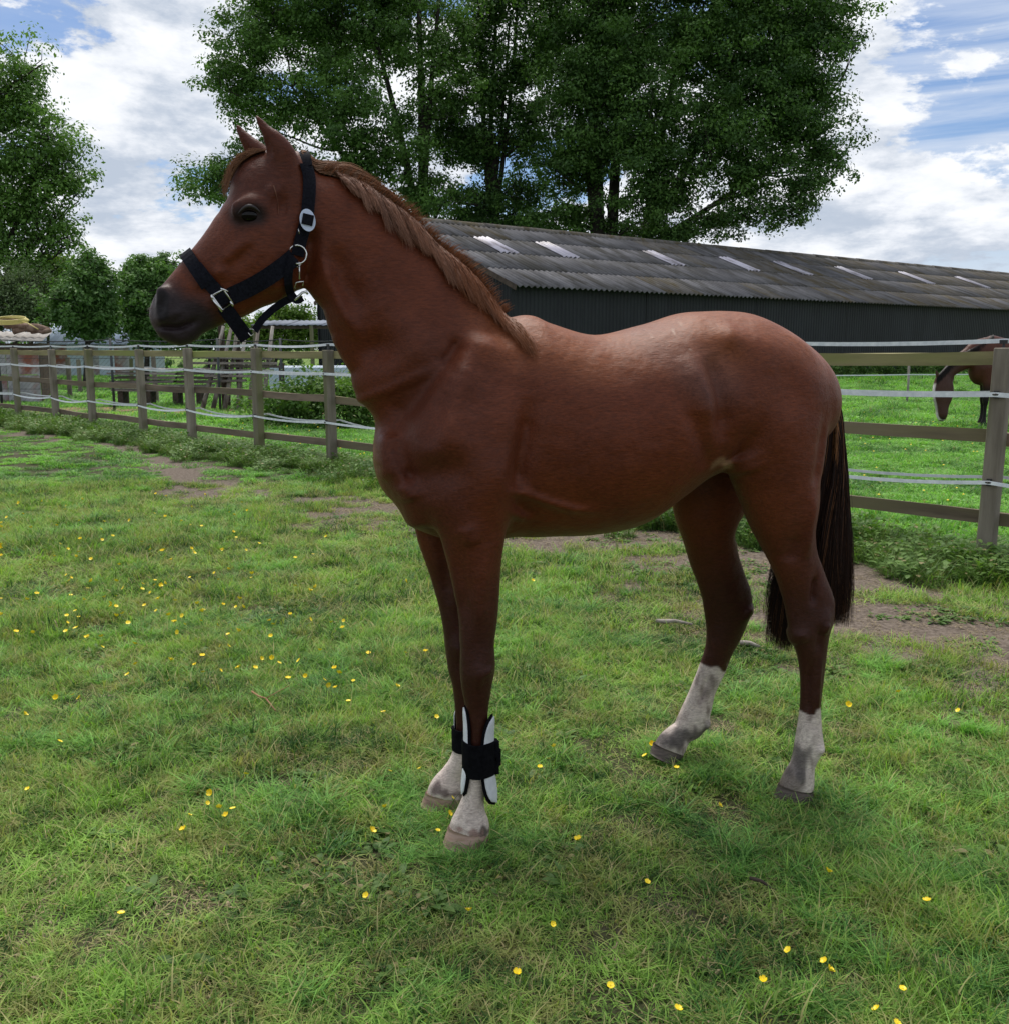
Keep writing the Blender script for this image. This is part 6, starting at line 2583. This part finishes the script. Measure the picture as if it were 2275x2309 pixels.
# ------------------------------------------------------------------ grazing horse
GHP = Vector(((2168 - CXP) / FPX * 19.1, 19.0, 0))
gz_ang = rad(6)
GSC = 1.08
gf = Field((-1.35, -.42, -.03), (1.9, .42, 1.8), .015)


def st(x1, z1, x2, z2, b, c):
    return (x1, z1, x2, z2, b, c)


R_ = lambda rows, n=4: catmull(np.array(rows, float), n)
# s grows towards the tail; shoulder near s = 0.35
gf.loft(np.array(catmull([(.02, 1.10, .98, .05), (.06, 1.25, .85, .12), (.16, 1.42, .76, .18), (.35, 1.62, .74, .22), (.62, 1.58, .72, .26), (.95, 1.54, .72, .28), (1.25, 1.60, .80, .27), (1.5, 1.60, .95, .24), (1.68, 1.46, 1.0, .17), (1.75, 1.3, 1.1, .05)], 5)), .02)
HO = -.26                                          # the head is stretched this far ahead of the chest
gf.chain(R_([(.42, 1.60, .10, .98, .15, 0), (.18, 1.52, -.02, 1.02, .13, 0), (-.10, 1.38, -.20, .96, .10, -.02), (-.34, 1.22, -.36, .86, .085, -.05), (-.52, 1.04, -.40, .72, .075, -.08), (-.38 + HO, .88, -.20 + HO, .68, .07, -.10)]), .05, .5, .6)
gf.chain(R_([(-.42, .84, -.13, .80, .08, -.11), (-.46, .73, -.08, .68, .09, -.13), (-.46, .60, -.10, .54, .085, -.15), (-.43, .47, -.15, .43, .07, -.165), (-.41, .34, -.18, .32, .065, -.18), (-.40, .25, -.19, .24, .062, -.19), (-.37, .19, -.22, .18, .05, -.19)]) + np.array([HO, 0, HO, 0, .008, 0]), .03, .6, .5)
for sd_, fx in ((-1, .28), (1, .40)):
    gf.chain(R_([(fx - .14, 1.05, fx + .16, 1.05, .08, sd_ * .14), (fx - .09, .82, fx + .11, .82, .07, sd_ * .14), (fx - .06, .62, fx + .06, .62, .052, sd_ * .14), (fx - .055, .48, fx + .055, .48, .048, sd_ * .14),
                  (fx - .032, .36, fx + .034, .36, .03, sd_ * .14), (fx - .03, .22, fx + .03, .22, .028, sd_ * .14), (fx - .045, .13, fx + .035, .15, .036, sd_ * .14), (fx - .07, .06, fx + .045, .08, .045, sd_ * .14), (fx - .09, 0, fx + .05, 0, .055, sd_ * .14)]), .04, .6, .3)
for sd_, fx in ((-1, 1.55), (1, 1.42)):
    gf.chain(R_([(fx - .25, 1.2, fx + .18, 1.25, .13, sd_ * .13), (fx - .18, .95, fx + .1, .95, .11, sd_ * .14), (fx - .06, .72, fx + .1, .74, .06, sd_ * .14), (fx + .02, .55, fx + .16, .58, .045, sd_ * .14),
                  (fx + .03, .42, fx + .13, .42, .035, sd_ * .14), (fx + .02, .25, fx + .08, .25, .03, sd_ * .14), (fx - .02, .12, fx + .08, .13, .04, sd_ * .14), (fx - .06, 0, fx + .06, 0, .055, sd_ * .14)]), .04, .6, .3)
gf.chain(R_([(-.42, .84, -.35, .88, .02, -.15), (-.44, .93, -.38, .95, .02, -.16), (-.455, 1.02, -.44, 1.02, .006, -.165)], 3) + np.array([HO, 0, HO, 0, 0, 0]), .015)
gf.chain(R_([(-.36, .86, -.29, .90, .02, -.03), (-.37, .94, -.32, .96, .018, -.02), (-.375, 1.01, -.365, 1.01, .006, -.02)], 3) + np.array([HO, 0, HO, 0, 0, 0]), .015)
gf.bump([(.02, .0)], .01, 0)
GV, GF = gf.mesh(2)
gs, gl, gzv = GV.T
C = np.tile(np.array([.07, .023, .013]), (len(GV), 1)) * (1 + .15 * vnoise(GV, 6, 3))[:, None]


def gb(C, col, w):
    w = np.clip(w, 0, 1)[:, None]
    return C * (1 - w) + np.array(col) * w


C = gb(C, (.010, .008, .008), (1 - sstep(gzv, .62, .85)) * (gs > .08))
C = gb(C, (.055, .024, .015), (gs < -.15) * 1.0)
C = gb(C, (.02, .014, .012), (1 - sstep(gzv, .14, .26)) * (gs < 0))
# white face blaze, seen on the front edge of the lowered head
fr_ = np.interp(gzv, [.14, .2, .3, .44, .58, .72, .84], np.array([-.34, -.36, -.365, -.38, -.41, -.42, -.40]) + HO)
bl_ = (gzv < .80) & (gzv > .14) & (gs < fr_ + .085)
C = gb(C, (.62, .58, .55), bl_ * (1 - sstep(np.abs(gl - np.interp(gzv, [.14, .84], [-.19, -.11])), .04, .055)) * np.interp(gzv, [.14, .2, .26, .3, .5, .55, .74, .80], [1, 1, 1, .6, .6, 1, 1, 0]))
gh = empty('grazing_horse', GHP, gz_ang, 'bay horse with a white blaze grazing in the field beyond the fence', 'horse')
gh.scale = (GSC,) * 3
obj('body', np_mesh('body', GV, GF, True, C), gh, M['coat'])
# its mane, halter band and tail
rg = np.random.default_rng(9)
n = 700
u = rg.random(n)
cs_ = np.interp(u, [0, .3, .6, 1], [.40, -.04, -.36, -.66])
cz_ = np.interp(u, [0, .3, .6, 1], [1.62, 1.38, 1.19, .90])
cy_ = np.interp(u, [0, .5, 1], [0, -.04, -.10])
ln_ = rg.uniform(.08, .18, n)
paths = np.stack([np.stack([cs_ - .03 * t - .02 * math.sin(t * 3), cy_ - .03 - (.09 * t ** .5) * np.interp(u, [0, 1], [1.1, .8]), cz_ + .02 - ln_ * t], -1) for t in np.linspace(0, 1, 5)], 1)
strands('mane', paths, rg.uniform(.003, .006, n), np.tile([.012, .009, .008], (n, 1)), M['hair'], gh)
n = 600
a_ = rg.uniform(-1, 1, n)
paths = np.stack([np.stack([1.74 + .08 * math.sin(t * 2) + a_ * .03 * t, .05 * a_ * (1 - .4 * t) + rg.normal(0, .004, n), 1.42 - 1.05 * t * rg.uniform(.85, 1.0, n)], -1) for t in np.linspace(0, 1, 8)], 1)
strands('tail', paths, rg.uniform(.004, .007, n), np.tile([.012, .009, .008], (n, 1)), M['hair'], gh)
mb = MB()
pts = [(-.30 + HO + .085 * math.cos(a), -.172 + .068 * math.sin(a), .325 + .012 * math.cos(a)) for a in np.linspace(0, 2 * math.pi, 17)]
mb.tube(pts, .012, 6, caps=False)
nb_ = tag(mb.build('noseband', M['webbing'], None, True, GHP), 'dark noseband round the lowered muzzle of the grazing bay horse', 'halter')
nb_.rotation_euler.z = gz_ang
nb_.scale = (GSC,) * 3

# ------------------------------------------------------------------ things lying in the grass
M['dry_stick'] = mottled('dry_stick', (.15, .13, .11), (.30, .27, .24), 14, .9, (1, 1, 1), .5, .003)
M['fresh_twig'] = plain('fresh_twig', (.30, .13, .07), .6)


def stick(name, px0, py0, px1, py1, r, label, mat='dry_stick', fork=False):
    a, b = Vector((*on_ground(px0, py0, .03), 0)), Vector((*on_ground(px1, py1, .03), 0))
    a.z, b.z = float(ground_z(a.x, a.y)) + .035, float(ground_z(b.x, b.y)) + .03
    mid = (a + b) / 2 + Vector((.008, .012, .006)) * min(1, (a - b).length / .15)
    mb = MB()
    o_ = a.copy()
    mb.tube([a - o_, (a * .7 + b * .3) - o_ + Vector((0, .003, .002)), mid - o_, b - o_], [r, r * 1.15, r * .95, r * .6], 7)
    if fork:
        mb.tube([mid - o_, mid - o_ + (b - a).length * Vector((.3, .22, .12))], [r * .6, r * .25], 5)
    o = mb.build(name, M[mat], None, True, a)
    return tag(o, label, 'stick')


stick('stick', 1478, 1404, 1560, 1410, .011, 'bleached stick in the grass behind the far hind leg')
stick('stick', 1668, 1449, 1712, 1455, .012, 'short pale broken stick between the two hind legs')
stick('stick', 568, 1563, 622, 1607, .004, 'thin reddish forked twig in the grass left of the forelegs', 'fresh_twig', True)
stick('stick', 1690, 1984, 1738, 2002, .005, 'short dark stick in the grass below the near hind hoof', 'dark_wood')
stick('stick', 1880, 1260, 1850, 1235, .006, 'thin grey twig on the worn earth behind the tail', 'dry_stick')

M['petal'] = plain('petal', (.86, .66, .015), .4)
M['stem'] = plain('stem', (.10, .19, .04), .6)


def petals_mesh(name, R, open_):
    V, F = [], []
    for k in range(5):
        a = 2 * math.pi * k / 5
        d, s = Vector((math.cos(a), math.sin(a), 0)), Vector((-math.sin(a), math.cos(a), 0))
        o = len(V)
        for t, wv, z in ((.12, .15, 0), (.5, .42, .18), (.85, .48, .42), (1.0, .25, .56)):
            for q in (-1, 0, 1):
                p = d * R * t + s * R * wv * q + Vector((0, 0, R * (z * open_ + (.10 if q else 0))))
                V.append(p)
        for j in range(3):
            for q in range(2):
                F.append((o + j * 3 + q, o + j * 3 + q + 1, o + j * 3 + q + 4, o + j * 3 + q + 3))
    o = len(V)
    for j in range(3):
        for q in range(6):
            a = q * 1.047
            rr = (.20, .22, .06)[j] * R
            V.append(Vector((rr * math.cos(a), rr * math.sin(a), R * (.02, .16, .24)[j])))
    for j in range(2):
        for q in range(6):
            F.append((o + j * 6 + q, o + j * 6 + (q + 1) % 6, o + j * 6 + 6 + (q + 1) % 6, o + j * 6 + 6 + q))
    me = bpy.data.meshes.new(name)
    me.from_pydata(V, [], F)
    me.materials.append(M['petal'])
    return me


pm = [petals_mesh('petals', .0125, .9), petals_mesh('petals', .0135, 1.5), petals_mesh('petals', .0115, .5)]
mb = MB()
mb.tube([(0, 0, 0), (.006, .002, .5), (0, 0, 1.0)], [.0011, .0010, .0009], 4)
stem_me = mb.mesh('stem')
stem_me.materials.append(M['stem'])
FL = [(288, 1522), (440, 1500), (458, 1516), (497, 1512), (539, 1507), (381, 1535), (306, 1498), (126, 1573), (163, 1567), (179, 1574), (55, 1612), (135, 1672), (62, 1780), (475, 1788), (555, 1746), (428, 1839), (414, 1872), (468, 1811),
      (494, 1821), (510, 1840), (525, 1824), (650, 1530), (690, 1525), (732, 1533), (740, 1544), (757, 1552), (797, 1535), (765, 1518), (755, 1508), (786, 1581), (865, 1607), (896, 1549), (985, 1616), (590, 1485), (613, 1484), (630, 1495),
      (576, 1506), (537, 1424), (497, 1456), (515, 1457), (609, 1400), (616, 1408), (611, 1434), (655, 1386), (700, 1396), (748, 1404), (540, 1351), (532, 1368), (548, 1369), (700, 1333), (732, 1347), (459, 1376), (445, 1362),
      (411, 1388), (381, 1387), (393, 1404), (417, 1408), (453, 1400), (252, 1366), (262, 1367), (277, 1384), (262, 1390), (289, 1404), (170, 1378), (189, 1353), (160, 1342), (83, 1339), (60, 1353), (115, 1370), (171, 1417),
      (207, 1311), (198, 1327), (322, 1317), (371, 1316), (278, 1326), (915, 1310), (960, 1470), (880, 1739), (947, 1734), (868, 1821), (1021, 1799), (1014, 1835), (838, 1875), (988, 1873), (826, 2020), (1057, 2055), (273, 2060),
      (1201, 1309), (1249, 1684), (1236, 1711), (1217, 1730), (1470, 1680), (1453, 1704), (1525, 1732), (1303, 1895), (1459, 1989), (1246, 2085), (1165, 2196), (1376, 2223), (1528, 2276), (1720, 2212), (1776, 2143), (1858, 2168),
      (1870, 2189), (2035, 2230), (1976, 2277), (1867, 1967), (2022, 2308), (2026, 1561), (1912, 1590), (2160, 1602), (2090, 2032), (1621, 1817), (26, 1150), (52, 1159), (96, 1130), (15, 1166), (128, 1185), (185, 1126), (149, 1140),
      (40, 1132), (70, 1190), (10, 1202), (430, 1184), (373, 1165), (455, 1186), (320, 1222), (366, 1243), (205, 1260)]
for _ in range(105):
    FL.append((float(np.clip(r7.normal(420, 260), 2, 960)), float(1110 + 400 * r7.beta(1.2, 1.6))))
for i, (px, py) in enumerate(FL):
    h_ = .055 + .05 * r7.random()
    x, y = on_ground(px, py, h_)
    z = float(ground_z(x, y))
    h_ = h_ - z
    near = y < 3.4 or i in (10, 11, 12, 15)
    rot = (r7.normal(0, .45) + .35, r7.normal(0, .4), r7.uniform(0, 6.28))
    lbl = 'yellow buttercup open in the paddock grass around the chestnut horse'
    if near:
        e = empty('buttercup', (x, y, z), 0, lbl, 'flower', 'buttercups in the grass')
        s_ = obj('stem', stem_me, e)
        s_.scale = (1, 1, h_)
        p_ = obj('blossom', pm[i % 3], e, None, (0, 0, h_))
        p_.rotation_euler = rot
        k = r7.uniform(.58, .88)
        p_.scale = (k, k, k)
    else:
        o = obj('buttercup', pm[i % 3], None, None, (x, y, z + h_))
        o.rotation_euler = rot
        k = r7.uniform(.7, 1.0) * (1.1 if y > 4.5 else 1)
        o.scale = (k, k, k)
        tag(o, lbl, 'flower', 'buttercups in the grass')
# the tiny far ones over the fence are past counting
V, F = [], []
for i in range(420):
    y = r7.uniform(8.5, 24)
    x = r7.uniform(-.55, .55) * y
    if fence_side(x, y) < .6:
        continue
    z = r7.uniform(.07, .16)
    q = .014
    n0 = len(V)
    V += [(x - q, y, z), (x, y - q, z), (x + q, y, z), (x, y + q, z), (x, y, z + q * .8), (x, y, z - q * .5)]
    F += [(n0, n0 + 1, n0 + 4), (n0 + 1, n0 + 2, n0 + 4), (n0 + 2, n0 + 3, n0 + 4), (n0 + 3, n0, n0 + 4), (n0 + 1, n0, n0 + 5), (n0 + 2, n0 + 1, n0 + 5), (n0 + 3, n0 + 2, n0 + 5), (n0, n0 + 3, n0 + 5)]
me = bpy.data.meshes.new('far_buttercups')
me.from_pydata(V, [], F)
tag(obj('far_buttercups', me, None, M['petal']), 'specks of yellow buttercups across the field beyond the fence', None, None, 'stuff')

# worn reddish earth under the trestles and shed
M['red_earth'] = mottled('red_earth', (.16, .085, .05), (.28, .17, .11), 3, .95, (1, 1, 1), .5, .02, (.10, .14, .04), 1.2, world=True)
V, F = [], []
ring = []
for k in range(48):
    a = 2 * math.pi * k / 48
    rr = 1 + .22 * math.sin(3 * a + 1) + .12 * math.sin(7 * a)
    ring.append((-8.3 + 5.4 * math.cos(a) * rr, 23.0 + 1.9 * math.sin(a) * rr, .035))
V = [(-8.3, 23.0, .05)] + ring
F = [(0, 1 + k, 1 + (k + 1) % 48) for k in range(48)]
me = bpy.data.meshes.new('earth_patch')
me.from_pydata(V, [], F)
tag(obj('earth_patch', me, None, M['red_earth']), 'bare reddish earth round the timber rack', None, None, 'structure')
